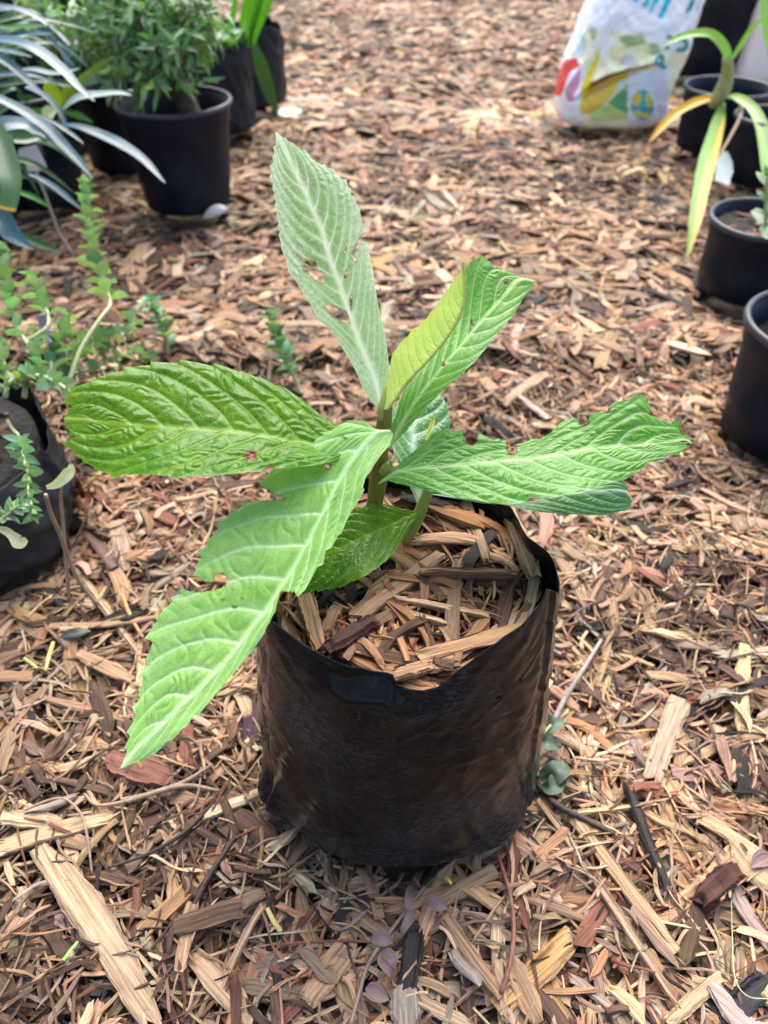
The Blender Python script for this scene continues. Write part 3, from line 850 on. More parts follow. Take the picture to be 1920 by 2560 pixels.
def build_plant():
    sb = U(926, 1335, 0.512)
    t = thing("loquat_sapling", "young loquat sapling with big toothed green leaves rooted in the black grow bag", "sapling", sb)
    V, Fq = tube([sb - [0, 0, .02], sb, U(938, 1250, .491), U(947, 1190, .477), U(950, 1140, .466), U(958, 1080, .456), U(962, 1040, .449), U(964, 1008, .445)], [.0054, .0056, .0058, .0052, .0060, .0050, .0046, .0040], 14, 60)
    V += (0.00025 * vnoise(V[:, 2] * 900, V[:, 0] * 900, 81))[:, None]
    mk("stem", V, Fq, M_STEM, t)
    # upright felted leaf, riddled with holes
    mid = z2([(1255, 1740), (1190, 1440), (1080, 1170), (990, 950), (900, 680), (830, 480), (740, 220), (680, 60)]) + z1([(820, 1590), (750, 1330), (690, 1180), (620, 1040), (560, 900), (500, 760), (430, 630), (350, 470), (280, 320), (150, 55)])
    lo = z2([(1250, 1790), (1235, 1810), (1140, 1720), (1040, 1560), (960, 1360), (860, 1180), (770, 1030), (680, 880), (590, 780), (500, 720), (440, 630), (390, 520), (310, 400), (220, 240), (120, 110)]) + \
        z1([(308, 1812), (312, 1760), (288, 1640), (258, 1600), (220, 1515), (215, 1440), (180, 1348), (195, 1300), (162, 1230), (180, 1180), (155, 1100), (158, 1020), (125, 960), (148, 920), (118, 850), (135, 820), (103, 772), (118, 700), (72, 618), (105, 580), (78, 488), (125, 440), (108, 362), (142, 320), (112, 240), (155, 225), (150, 140), (150, 55)])
    hi = z2([(1262, 1790), (1340, 1650), (1360, 1430), (1365, 1270), (1340, 1000), (1290, 760), (1240, 520), (1190, 250), (1155, 20)]) + \
         z1([(1340, 1680), (1303, 1480), (1270, 1440), (1262, 1340), (1278, 1268), (1230, 1180), (1205, 1015), (1165, 960), (1143, 868), (1100, 850), (1100, 775), (1055, 740), (1042, 652), (970, 640), (955, 600), (905, 590), (882, 515), (790, 490), (752, 438), (720, 460), (660, 420), (610, 390), (560, 320), (515, 265), (470, 270), (350, 180), (300, 160), (278, 118), (250, 130), (150, 55)])
    H1 = [z1([(1262, 1322), (1200, 1372), (1160, 1450), (1120, 1530), (1105, 1592), (1140, 1580), (1180, 1510), (1215, 1440), (1232, 1405), (1330, 1440), (1330, 1380)]),
          z1([(410, 1575), (470, 1620), (540, 1660), (620, 1670), (665, 1700), (670, 1740), (650, 1770), (590, 1740), (530, 1700), (470, 1650), (430, 1610)]),
          z2([(265, 25), (300, 20), (400, 60), (480, 95), (565, 130), (540, 160), (550, 238), (490, 228), (430, 190), (385, 150), (365, 110), (300, 90)]),
          z2([(560, 520), (640, 515), (740, 550), (830, 590), (850, 640), (880, 745), (800, 730), (720, 690), (640, 640), (590, 590)]),
          z2([(800, 110), (835, 80), (845, 100), (832, 172), (805, 170)]), z2([(882, 420), (905, 400), (906, 480), (895, 590), (880, 500)]),
          z1([(1015, 1530), (1035, 1500), (1034, 1560), (1015, 1585)]), z1([(1125, 1605), (1155, 1640), (1140, 1695), (1122, 1660)])]
    leaf(t, mid, lo, hi, [.445, .447, .450, .455, .462], [-.001, .0, .006, .006, .002, 0], [0, -.004, -.006, -.006, -.003, 0], ML_FELT, N=15, k=.17, amp=1.0, fuzz=.30, fuzzv=.60, fuzzm=.45, wav=.25, rim_brown=.37, blis=.0008, nt_=360, vlo=.2, holes=H1, edge=.8, seed=1,
         label="upright pale felted leaf with holes eaten through it", tert=8, midw=.0019)
    # young folded leaf, seen from its underside
    mid = z3([(150, 1560), (240, 1440), (330, 1310), (430, 1200), (520, 1110), (610, 1010), (700, 900), (770, 800), (830, 690), (880, 560), (898, 430), (900, 300), (892, 210), (878, 130)])
    ser = z3([(110, 1555), (125, 1520), (140, 1400), (160, 1250), (175, 1170), (180, 1100), (195, 1020), (240, 965), (280, 905), (350, 845), (362, 820), (418, 768), (440, 770), (497, 688), (520, 690), (575, 600), (600, 590), (640, 520), (665, 490), (718, 408), (740, 395), (800, 285), (815, 275), (868, 205), (878, 130)])
    bk = [(x + 7 * math.sin(i / 24 * 3.14) * 2, y + 8) for i, (x, y) in enumerate(ser)]
    bk[0], bk[-1] = ser[0], ser[-1]
    leaf(t, mid, ser, bk, [.441, .440, .440, .443], [0, .004, .006, .003, 0], [0, .012, .015, .010, 0], ML_YOUNG, N=15, k=.13, amp=.45, fuzz=.06, edge=.0, seed=2, label="young yellow green leaf folded shut", midw=.0012, tert=3, fold=.25)
    # leaf rising to the right
    mid = z3([(165, 1935), (300, 1690), (430, 1480), (560, 1310), (700, 1130), (850, 960), (1000, 780), (1120, 640), (1230, 520), (1350, 390), (1440, 315), (1575, 325)])
    lo = z3([(172, 1935), (300, 1790), (400, 1680), (560, 1500), (700, 1360), (860, 1220), (1000, 1090), (1130, 930), (1260, 760), (1370, 640), (1450, 500), (1520, 410), (1575, 325)])
    hi = z3([(165, 1925), (180, 1720), (220, 1630), (245, 1560), (260, 1490), (310, 1370), (440, 1200), (560, 1000), (680, 820), (800, 620), (870, 450), (905, 190), (940, 150), (985, 95), (1000, 105), (1062, 72), (1090, 100), (1140, 130), (1170, 185), (1210, 180), (1240, 215), (1290, 205), (1330, 245), (1380, 245), (1430, 300), (1480, 288), (1575, 325)])
    leaf(t, mid, lo, hi, [.456, .458, .464, .472, .480], [0, -.006, -.010, -.006, 0], [0, .008, .016, .018, .006, 0], ML_MID, N=11, k=.13, amp=.8, fuzz=.06, fuzzv=.38, spots=[(1264, 705, 6, 6, .8), (1107, 911, 4, 5, 1.0), (1178, 806, 3, 6, .7)], edge=.35, seed=3,
         label="green leaf rising to the right behind the folded one", tert=10, midw=.0017)
    # big glossy leaf to the left
    mid = [(968, 1092), (880, 1090)] + z5([(1080, 795), (880, 765), (700, 735), (560, 710), (430, 690), (340, 675)]) + z4([(1520, 800), (1280, 785), (1080, 770), (940, 768), (700, 740), (530, 730), (240, 695), (38, 690)])
    hi = [(966, 1088), (930, 1080), (880, 1078)] + z5([(1110, 615), (1040, 560), (950, 480), (830, 380), (720, 300), (655, 265), (640, 275), (490, 202), (478, 215), (340, 158), (330, 172), (120, 105), (100, 112)]) + \
         z4([(1555, 128), (1545, 150), (1212, 73), (1195, 108), (915, 88), (908, 125), (645, 153), (638, 190), (470, 228), (462, 258), (290, 288), (298, 320), (170, 352), (165, 380), (73, 405), (85, 440), (40, 490), (70, 550), (85, 620), (48, 660), (38, 690)])
    lo = [(968, 1098), (900, 1125), (800, 1160)] + z5([(640, 975), (505, 1000), (300, 1012), (100, 1022), (40, 1016)]) + \
         z4([(1440, 1235), (1145, 1272), (1120, 1245), (1000, 1250), (985, 1238), (840, 1258), (820, 1240), (700, 1255), (690, 1240), (528, 1282), (505, 1240), (350, 1185), (340, 1160), (228, 1105), (220, 1070), (122, 1002), (115, 985), (22, 925), (120, 880), (112, 840), (82, 790), (38, 690)])
    leaf(t, mid, lo, hi, [.452, .446, .441, .438, .436], [0, -.016, -.026, -.026, -.010, 0], [0, .012, .018, .018, .008, 0], ML_GLOSS, N=9.5, k=.17, amp=1.15, wav=.2, blis=.0009, fuzz=.0, edge=.9, seed=4, nt_=340,
         spots=[(628, 1139, 11, 12, 1.0), (674, 1173, 15, 5, 1.0), (293, 957, 4, 4, .75), (473, 1100, 3, 3, .8), (226, 1060, 2.5, 2.5, .9), (278, 1103, 5, 4, .5), (174, 1016, 4, 6, .75), (717, 1121, 3, 3, .7), (552, 1139, 3, 3, .7), (750, 1049, 2.5, 4, .7), (181, 1094, 8, 3, .6), (183, 995, 5, 2.5, .7)],
         label="broad glossy leaf pointing left with one round brown spot", tert=8, teeth=None, midw=.0015)
    # drooping leaf towards the lens
    mid = z10([(1590, 118), (1490, 130), (1390, 215), (1290, 340), (1200, 490), (1120, 650), (1040, 810), (960, 960), (870, 1130), (770, 1290)]) + z9([(1390, 250), (1300, 400), (1180, 540), (1080, 680), (960, 830), (830, 960), (700, 1100), (590, 1190), (430, 1360), (250, 1530), (70, 1735)])
    lo = z10([(1590, 113), (1530, 112), (1480, 108), (1430, 70), (1380, 35), (1260, 30), (1180, 70), (1130, 110), (1060, 130), (1065, 145), (960, 205), (955, 220), (900, 258), (850, 290), (700, 372), (705, 395), (590, 518), (600, 560), (530, 610), (450, 650), (465, 690), (440, 700), (330, 765), (320, 790), (240, 820), (258, 872), (175, 950), (170, 990), (95, 1055), (130, 1085), (78, 1160), (90, 1185), (30, 1260)]) + \
         z9([(620, 200), (565, 258), (575, 285), (488, 315), (508, 350), (370, 490), (382, 515), (272, 657), (340, 682), (310, 780), (272, 830), (290, 870), (207, 950), (262, 972), (230, 1060), (205, 1130), (225, 1140), (158, 1228), (198, 1250), (170, 1350), (118, 1432), (152, 1460), (102, 1565), (132, 1582), (70, 1735)])
    hi = z10([(1592, 116), (1608, 138), (1595, 180), (1580, 230), (1530, 280), (1495, 330), (1450, 400), (1445, 415), (1400, 470), (1375, 545), (1385, 565), (1310, 700), (1290, 715), (1240, 805), (1205, 900), (1180, 905), (1130, 1010), (1085, 1030), (1070, 1140), (1030, 1160), (970, 1280), (930, 1345)]) + \
         z9([(1530, 330), (1400, 500), (1270, 590), (1200, 690), (1050, 880), (900, 1070), (740, 1265), (712, 1312), (690, 1300), (610, 1405), (600, 1395), (490, 1505), (480, 1498), (345, 1615), (335, 1600), (235, 1685), (225, 1665), (70, 1735)])
    H5 = [z10([(560, 528), (650, 565), (700, 605), (778, 636), (700, 645), (600, 650), (440, 652), (380, 640), (440, 560)]),
          z10([(20, 1232), (80, 1225), (110, 1240), (160, 1278), (230, 1272), (235, 1212), (300, 1203), (348, 1268), (300, 1310), (230, 1340), (130, 1352), (40, 1340), (-20, 1320)]),
          z9([(1400, 262), (1440, 262), (1512, 264), (1535, 302), (1640, 300), (1600, 380), (1420, 560), (1300, 640), (1270, 585), (1352, 440)]),
          z10([(1075, 378), (1090, 370), (1105, 385), (1128, 370), (1120, 395), (1095, 408), (1072, 398)]), z10([(1205, 150), (1225, 155), (1255, 175), (1250, 185), (1225, 178)])]
    leaf(t, mid, lo, hi, [.441, .436, .428, .418, .408, .398, .390], [0, .010, .016, .014, .012, .010, .006, 0], [0, -.008, -.011, -.010, -.006, -.006, -.005, 0], ML_FELT2, N=11.5, k=.13, amp=1.0, fuzz=.30, fuzzv=.55, holes=H5,
         spots=[(587, 1517, 10, 6, .47), (606, 1497, 6, 4, .42), (556, 1498, 8, 4, .43), (582, 1473, 5, 4, .38), (752, 1125, 3, 3, .8)], edge=.5, seed=5, nt_=420, ns=60, rim_brown=.38, wav=.25, blis=.0009,
         label="pale felted leaf drooping to the front left with bites in its margin", tert=7, midw=.0017)
    # right-hand leaf, upper margin chewed
    mid = z6([(30, 1040), (80, 1000), (130, 962), (240, 910), (430, 880), (620, 865), (820, 850), (1000, 835), (1230, 815), (1450, 795)]) + z7([(300, 600), (480, 570), (620, 545), (780, 515), (1000, 500), (1230, 475), (1400, 460), (1490, 455), (1562, 478)])
    hi = z6([(30, 1035), (90, 975), (180, 900), (290, 780), (400, 680), (500, 590), (620, 500), (720, 450), (770, 465), (790, 480), (850, 482), (915, 478), (935, 482), (1000, 540), (1040, 518), (1080, 515), (1120, 540), (1180, 580), (1225, 600), (1280, 578), (1300, 612), (1345, 605), (1370, 640), (1450, 655), (1500, 655), (1560, 640), (1590, 580), (1640, 570)]) + \
         z7([(330, 437), (380, 450), (435, 415), (440, 365), (500, 310), (560, 275), (635, 258), (665, 290), (690, 330), (735, 325), (740, 265), (760, 235), (850, 222), (905, 225), (920, 170), (960, 150), (1000, 145), (1075, 155), (1090, 100), (1140, 83), (1195, 95), (1210, 150), (1238, 190), (1240, 225), (1290, 265), (1340, 280), (1400, 300), (1430, 265), (1490, 300), (1465, 345), (1475, 390), (1530, 410), (1562, 478)])
    lo = z6([(35, 1045), (120, 990), (200, 1010), (350, 1060), (500, 1102), (640, 1140), (860, 1192), (1000, 1207), (1200, 1226), (1400, 1226)]) + \
         z7([(250, 930), (400, 910), (680, 875), (830, 815), (1000, 757), (1040, 742), (1160, 692), (1195, 622), (1270, 615), (1365, 602), (1370, 565), (1440, 572), (1510, 512), (1540, 500), (1562, 478)])
    H6 = [z6([(912, 440), (915, 505), (930, 560), (955, 600), (1000, 628), (1035, 590), (1045, 545), (1030, 500), (980, 440)]), z6([(1370, 600), (1368, 690), (1385, 722), (1430, 726), (1450, 700), (1445, 640), (1420, 560)])]
    SP6 = [(x, y, rx, ry, v) for (x, y), rx, ry, v in zip(z7([(700, 305), (880, 212), (1212, 130), (1265, 235), (1350, 268), (1480, 295), (320, 920), (1500, 455), (1540, 480), (1170, 690)]), (11, 9, 5, 9, 12, 5, 17, 8, 5, 7), (9, 6, 8, 7, 5, 5, 3.5, 2.5, 4, 3), (1., .8, .7, .9, .8, .5, 1., .8, .7, .7))]
    leaf(t, mid, lo, hi, [.461, .459, .458, .458, .461], [0, -.012, -.020, -.022, -.010, 0], [0, .008, .012, .012, .006, 0], ML_MID, N=10, k=.17, amp=1.05, blis=.0008, fuzz=.05, fuzzv=.55, holes=H6, spots=SP6, rim_brown=.8, edge=-.5, seed=6, nt_=360, ns=52,
         label="blistered leaf pointing right with a ragged chewed upper margin", tert=9, wav=.35, midw=.0017)
    # leaf scars and the buds at the joints
    for q, (px, py, d, s) in enumerate(((964, 1170, .461, 1.0), (935, 1130, .462, 1.15), (972, 1165, .462, .8))):
        P = U(px, py, d)
        V, Fq = tube([P - [0.002, 0, .004], P, P + [.0015, -.001, .005]], [.0026 * s, .0032 * s, .0008], 8, 10)
        mk("leaf_bud", V, Fq, M_STEMG, t)
    V, Fq = tube([U(951, 1050, .446), U(955, 1015, .443), U(961, 980, .442), U(965, 962, .442)], [.0016, .0022, .0014, .0004], 8, 16)
    mk("leaf_bud", V, Fq, M_STEMG, t)

    # the second shoot
    sb = U(1010, 1358, .508)
    t = thing("loquat_shoot", "small second loquat shoot beside the main stem, with four leaves and a bud", "sapling", sb)
    V, Fq = tube([sb - [0, 0, .02], sb, U(1030, 1325, .499), U(1044, 1295, .492), U(1056, 1265, .487), U(1068, 1235, .483), U(1072, 1200, .482), U(1070, 1150, .482)], [.0042, .0044, .0042, .0040, .0040, .0036, .003, .0022], 12, 44)
    mk("stem", V, Fq, M_STEMG, t)
    mid = z8([(1435, 290), (1330, 330), (1100, 430), (850, 540), (660, 630), (500, 700), (350, 770), (140, 880), (-80, 1010)])
    hi = z8([(1435, 285), (1350, 265), (1230, 235), (1080, 195), (960, 170), (850, 185), (760, 225), (680, 240), (560, 330), (400, 450), (200, 650), (0, 850), (-80, 1010)])
    lo = z8([(1437, 298), (1330, 420), (1250, 560), (1190, 660), (1110, 770), (1000, 870), (880, 960), (780, 1020), (640, 1080), (530, 1130), (330, 1175), (110, 1200), (0, 1190), (-80, 1010)])
    leaf(t, mid, lo, hi, [.487, .480, .472, .462], [0, -.012, -.020, -.012, 0], [0, .003, .005, .003, 0], ML_GLOSS, N=9, k=.2, amp=1.1, edge=.6, seed=7, spots=[(873, 1411, 3, 3, .8)], teeth=(14, .0008), label="small glossy leaf lying over the mulch towards the front", tert=6, midw=.0013)
    mid = z6([(448, 1305), (440, 1150), (420, 1000), (395, 760), (372, 520), (400, 300), (480, 150), (600, 40)])
    lo = z6([(440, 1310), (400, 1180), (350, 1070), (230, 830), (180, 690), (150, 560), (140, 420), (160, 300), (250, 150), (400, 40), (600, 40)])
    hi = z6([(458, 1300), (475, 1110), (560, 900), (700, 700), (758, 480), (768, 380), (745, 260), (712, 170), (665, 95), (600, 40)])
    leaf(t, mid, lo, hi, [.490, .50, .515, .53], [0, -.004, -.004, 0], [0, .006, .004, 0], ML_DARK, N=8, k=.14, amp=1.6, fuzz=.05, fuzzv=.8, edge=.5, seed=8, label="dark bluish leaf standing behind the stem", tert=6, midw=.003)
    mid = z6([(560, 1150)]) + z7([(-60, 960), (200, 930), (500, 890), (700, 868), (1000, 856), (1085, 930)])
    hi = z6([(560, 1145)]) + z7([(0, 860), (300, 800), (600, 745), (850, 742), (960, 752), (1000, 765), (1020, 790), (1050, 810), (1055, 838), (1040, 860), (1062, 885), (1085, 930)])
    lo = z6([(560, 1155)]) + z7([(-90, 930), (80, 965), (250, 1010), (450, 1032), (700, 1046), (900, 1046), (930, 1030), (1000, 1012), (1020, 1018), (1075, 975), (1085, 930)])
    leaf(t, mid, lo, hi, [.484, .482, .484, .49], [0, -.008, -.012, -.006, 0], [0, .010, .012, .006, 0], ML_DARK, N=9, k=.22, amp=1.1, fuzz=.06, fuzzv=.35, edge=.3, seed=9, label="leaf of the shoot lying under the chewed leaf", tert=8)
    b0 = z6([(500, 660), (525, 570), (560, 450), (590, 380), (612, 335)])
    lo = z6([(495, 660), (512, 570), (545, 440), (575, 370), (612, 335)])
    hi = z6([(510, 660), (545, 570), (590, 450), (612, 390), (612, 335)])
    leaf(t, b0, lo, hi, [.478, .474, .472], [0, -.002, 0], [0, .004, 0], ML_YOUNG, N=7, k=.1, amp=.2, fuzz=.3, edge=0, seed=10, nt_=80, ns=10, label="narrow unopened bud leaf", tert=3, midw=.0008)
    V, Fq = tube([U(1070, 1150, .482), U(1066, 1130, .48), U(1061, 1118, .478)], [.0022, .0018, .0014], 8, 10)
    mk("leaf_bud", V, Fq, M_STEMG, t)
# ------------------------------------------------------------------ strap leaves, sprigs, small foliage
def ribbon_geo(pts, wid, fold=0.25, nrm=(0, -0.35, 1), n=36, m=7, curl=0.0, twist=0.0):
    P = smoothpoly([U(*p) if len(p) == 3 and p[1] > 3 or p[0] > 3 or p[0] < -3 else np.array(p) for p in pts], n)
    wv = np.interp(np.linspace(0, 1, n), np.linspace(0, 1, len(wid)), wid)
    T = np.gradient(P, axis=0); T /= np.linalg.norm(T, axis=1)[:, None]
    N0 = np.array(nrm, float); N0 /= np.linalg.norm(N0)
    S = np.cross(T, N0); S /= np.linalg.norm(S, axis=1)[:, None] + 1e-9
    Nn = np.cross(S, T)
    if twist:
        a = (np.linspace(0, 1, n) * twist)[:, None]
        S, Nn = S * np.cos(a) + Nn * np.sin(a), Nn * np.cos(a) - S * np.sin(a)
    s = np.linspace(-1, 1, m)
    V = P[:, None] + S[:, None] * (s[None, :, None] * wv[:, None, None] * 0.5) + Nn[:, None] * ((np.abs(s)[None, :, None] * fold + curl * s[None, :, None] ** 2) * wv[:, None, None] * 0.5)
    L = np.r_[0, np.cumsum(np.linalg.norm(np.diff(P, axis=0), axis=1))]
    luv = np.stack([np.broadcast_to(s[None] * 0.01, (n, m)), np.broadcast_to(L[:, None], (n, m)), np.full((n, m), P[0, 0] * 7)], -1)
    return V.reshape(-1, 3), grid_faces(n, m), luv.reshape(-1, 3)

def strap(parent, pts, wid, mat, name="leaf", label=None, **k):
    V, Fq, luv = ribbon_geo(pts, wid, **k)
    o = mk(name, V, Fq, mat, parent, attrs={"luv": luv})
    if label: o["label"] = label
    return o

def small_leaves(P, D, Nn, L, W, r, droop=0.25, cvar=0.25, prof=0.8):
    """many small blades in one mesh: base points, directions, up vectors, sizes"""
    n, a, b = len(P), 6, 3
    t = np.linspace(0, 1, a); s = np.linspace(-1, 1, b)
    wp = np.sin(np.pi * np.clip(t, 0.02, 0.985) ** prof) ** 0.8
    D = D / (np.linalg.norm(D, axis=1)[:, None] + 1e-9)
    S = np.cross(D, Nn); S /= np.linalg.norm(S, axis=1)[:, None] + 1e-9
    Nn = np.cross(S, D)
    V = P[:, None, None] + D[:, None, None] * (t[None, :, None, None] * L[:, None, None, None]) \
        + S[:, None, None] * (s[None, None, :, None] * wp[None, :, None, None] * W[:, None, None, None] * 0.5) \
        + Nn[:, None, None] * ((np.abs(s)[None, None, :, None] * wp[None, :, None, None] * 0.16 * W[:, None, None, None]) - droop * L[:, None, None, None] * (t ** 2)[None, :, None, None])
    F0 = grid_faces(a, b)
    Fq = (F0[None] + (np.arange(n) * a * b)[:, None, None]).reshape(-1, 4)
    luv = np.stack([np.broadcast_to(s[None, None] * W[:, None, None], (n, a, b)), np.broadcast_to(t[None, :, None] * L[:, None, None], (n, a, b)), np.broadcast_to(r.uniform(0, 9, (n, 1, 1)), (n, a, b))], -1)
    lc = r.normal(1, cvar, (n, 1)).clip(0.35, 1.7) * np.concatenate([r.normal(1, 0.12, (n, 1)), np.ones((n, 1)), r.normal(1, 0.15, (n, 1))], 1)
    lc = np.concatenate([np.repeat(lc, a * b, 0), np.ones((n * a * b, 1))], 1)
    return V.reshape(-1, 3), Fq, luv.reshape(-1, 3), lc

def sprig(label, cat, pts, size, pairs, mat, smat, rad=(0.0016, 0.0010), seed=0, name="weed", group=None, t0=0.1, spread=1.0, whorl=2, wr=0.78, tipn=4, lift=0.15):
    r = np.random.default_rng(seed)
    P = [U(*p) for p in pts]
    t = thing(name, label, cat, P[0], group)
    V, Fq = tube(P, rad, 8, 40)
    mk("stem", V, Fq, smat, t)
    Q = smoothpoly(P, 200); T = np.gradient(Q, axis=0); T /= np.linalg.norm(T, axis=1)[:, None]
    B, D, Nn, L = [], [], [], []
    pairs = int(pairs * 1.6)
    for i in range(pairs):
        u = t0 + (1 - t0) * (i / max(1, pairs - 1)) ** 0.85
        q = int(u * 199); ax = T[q]
        e1 = np.cross(ax, [0.2, 0.1, 1.0]); e1 /= np.linalg.norm(e1) + 1e-9; e2 = np.cross(ax, e1)
        a0 = i * math.pi / 2 + r.normal(0, .25)
        for k in range(whorl):
            a = a0 + k * 2 * math.pi / whorl
            d = math.cos(a) * e1 + math.sin(a) * e2
            B.append(Q[q]); D.append(d * spread + ax * (0.35 + 0.5 * u) + np.array([0, 0, lift]) + r.normal(0, .28, 3)); Nn.append(ax + np.array([0, 0, .6]))
            L.append(size * 1.2 * (1.05 - 0.4 * u ** 2) * r.uniform(.7, 1.15))
    for k in range(tipn):
        a = k * 6.28 / max(1, tipn); B.append(Q[-1]); D.append(T[-1] + .7 * np.array([math.cos(a), math.sin(a), .2])); Nn.append(T[-1] + [0, 0, .3]); L.append(size * .55)
    B, D, Nn, L = map(np.array, (B, D, Nn, L))
    V, Fq, luv, lc = small_leaves(B, D, Nn, L, L * wr, r, 0.15, 0.2)
    mk("foliage", V, Fq, mat, t, attrs={"luv": luv, "lcol": lc})
    return t

MW_GREEN = m_simple_leaf("weed_leaf", (0.15, 0.28, 0.13), (0.24, 0.38, 0.22), 0.4, 0.3, True)
MW_DARK = m_simple_leaf("shrub_leaf", (0.12, 0.25, 0.095), (0.27, 0.44, 0.22), 0.33, 0.3, True)
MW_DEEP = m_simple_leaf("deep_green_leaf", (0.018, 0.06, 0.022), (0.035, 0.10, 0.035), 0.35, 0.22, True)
MS_BLUE = m_simple_leaf("bluish_strap_leaf", (0.035, 0.095, 0.115), (0.065, 0.14, 0.175), 0.22, 0.12, False, True)
MS_PALE = m_simple_leaf("pale_strap_leaf", (0.30, 0.40, 0.36), (0.38, 0.48, 0.42), 0.28, 0.2, False, True)
MS_GREEN = m_simple_leaf("green_strap_leaf", (0.05, 0.19, 0.02), (0.09, 0.27, 0.035), 0.28, 0.3, False, True)
MS_DKGREEN = m_simple_leaf("dark_strap_leaf", (0.022, 0.08, 0.02), (0.04, 0.12, 0.03), 0.3, 0.2, False, True)
MS_YELGRN = m_simple_leaf("yellow_green_leaf", (0.20, 0.32, 0.03), (0.28, 0.36, 0.04), 0.35, 0.4, False, True)
MS_LIME = m_simple_leaf("lime_strap_leaf", (0.20, 0.40, 0.06), (0.30, 0.52, 0.12), 0.32, 0.35, False, True)
MS_YELLOW = m_simple_leaf("yellowed_strap_leaf", (0.62, 0.36, 0.02), (0.70, 0.46, 0.04), 0.4, 0.35, False, True, (1.2, 1.0, 0.4))
MS_DRY = m_simple_leaf("dry_leaf", (0.24, 0.14, 0.08), (0.36, 0.23, 0.13), 0.7, 0.2, False, True, (1.1, 0.9, 0.6))
MS_CREAM = m_simple_leaf("cream_leaf", (0.50, 0.56, 0.30), (0.6, 0.62, 0.40), 0.45, 0.3)
MS_PURPLE = m_simple_leaf("purple_bract", (0.20, 0.11, 0.12), (0.38, 0.29, 0.25), 0.5, 0.3, False, True, (1.1, .9, 1.1))
MS_WILT = m_simple_leaf("wilted_leaf", (0.07, 0.11, 0.075), (0.14, 0.19, 0.13), 0.55, 0.15)
MS_STALK = m_stem("weed_stem", (0.30, 0.38, 0.17), (0.42, 0.42, 0.26))
MS_BARK = m_stem("brown_bark", (0.045, 0.03, 0.02), (0.11, 0.075, 0.05), 0.8)
MS_DRYSTALK = m_stem("dry_stalk", (0.25, 0.17, 0.11), (0.36, 0.26, 0.18), 0.7)
MS_GREY = m_stem("grey_stalk", (0.26, 0.22, 0.19), (0.36, 0.31, 0.28), 0.7)
MS_DARKTWIG = m_stem("dark_twig", (0.03, 0.018, 0.014), (0.07, 0.04, 0.03), 0.6)
MS_RED = m_stem("reddish_stalk", (0.22, 0.07, 0.045), (0.30, 0.14, 0.09), 0.6)
M_GFILM = m_plastic('grey_film', (0.012, 0.013, 0.016), 0.5, 0.5, (0.06, 0.062, 0.07))
M_GFILM.node_tree.nodes['Principled BSDF'].inputs['Specular IOR Level'].default_value = 0.25
M_WHITE = m_plastic("white_plastic", (0.78, 0.79, 0.80), 0.4, 0.15, (0.6, 0.58, 0.55))
M_TAG = m_plastic("label_plastic", (0.30, 0.30, 0.32), 0.5, 0.3, (0.4, 0.36, 0.33))

def grow_bag_simple(label, c, R, h, seed, soil=0.75, sq=0.05):
    t = thing("grow_bag", label, "grow bag", c)
    N, Mr = 160, 44
    a = np.linspace(0, 2 * np.pi, N, endpoint=False); v = np.linspace(0, 1, Mr)
    A, Vv = np.meshgrid(a, v, indexing='xy')
    zr = h * (1 + 0.07 * vnoise(a * 1.6, a * 0 + seed, 90 + seed) + 0.03 * vnoise(a * 5, a * 0 + seed, 91 + seed))
    Rr = R * (1 + sq * np.cos(4 * (A + .4)) + 0.03 * np.sin(np.pi * Vv)) - 0.012 * np.clip(1 - Vv / .1, 0, 1) ** 2
    Rr = Rr + 0.005 * vnoise(A * 3, Vv * 4, 92 + seed) + 0.003 * vnoise(A * 9 + Vv * 5, Vv * 9, 93 + seed)
    V = np.stack([c[0] + Rr * np.cos(A), c[1] + Rr * np.sin(A), c[2] + Vv * zr[None] + .001], -1).reshape(-1, 3)
    film = np.stack([A * R, Vv * h, Vv * 0 + seed], -1).reshape(-1, 3)
    o = mk("film_skin", V, grid_faces(Mr, N, True), M_GFILM, t, attrs={"film": film})
    so = o.modifiers.new("thickness", 'SOLIDIFY'); so.thickness = 0.0005; so.offset = -1
    V, Fq = lathe([(0.002, .004), (R * .84, .004), (R * .90, .03), (R * .88, h * soil), (R * .6, h * soil + .006), (0.002, h * soil + .004)], c, 48)
    V[:, 2] += np.where(V[:, 2] > c[2] + h * soil - .001, 0.004 * vnoise(V[:, 0] * 60, V[:, 1] * 60, 95), 0)
    mk("soil", V, Fq, M_SOIL, t)
    POTS.append((c[0], c[1], R * 0.98))
    return t

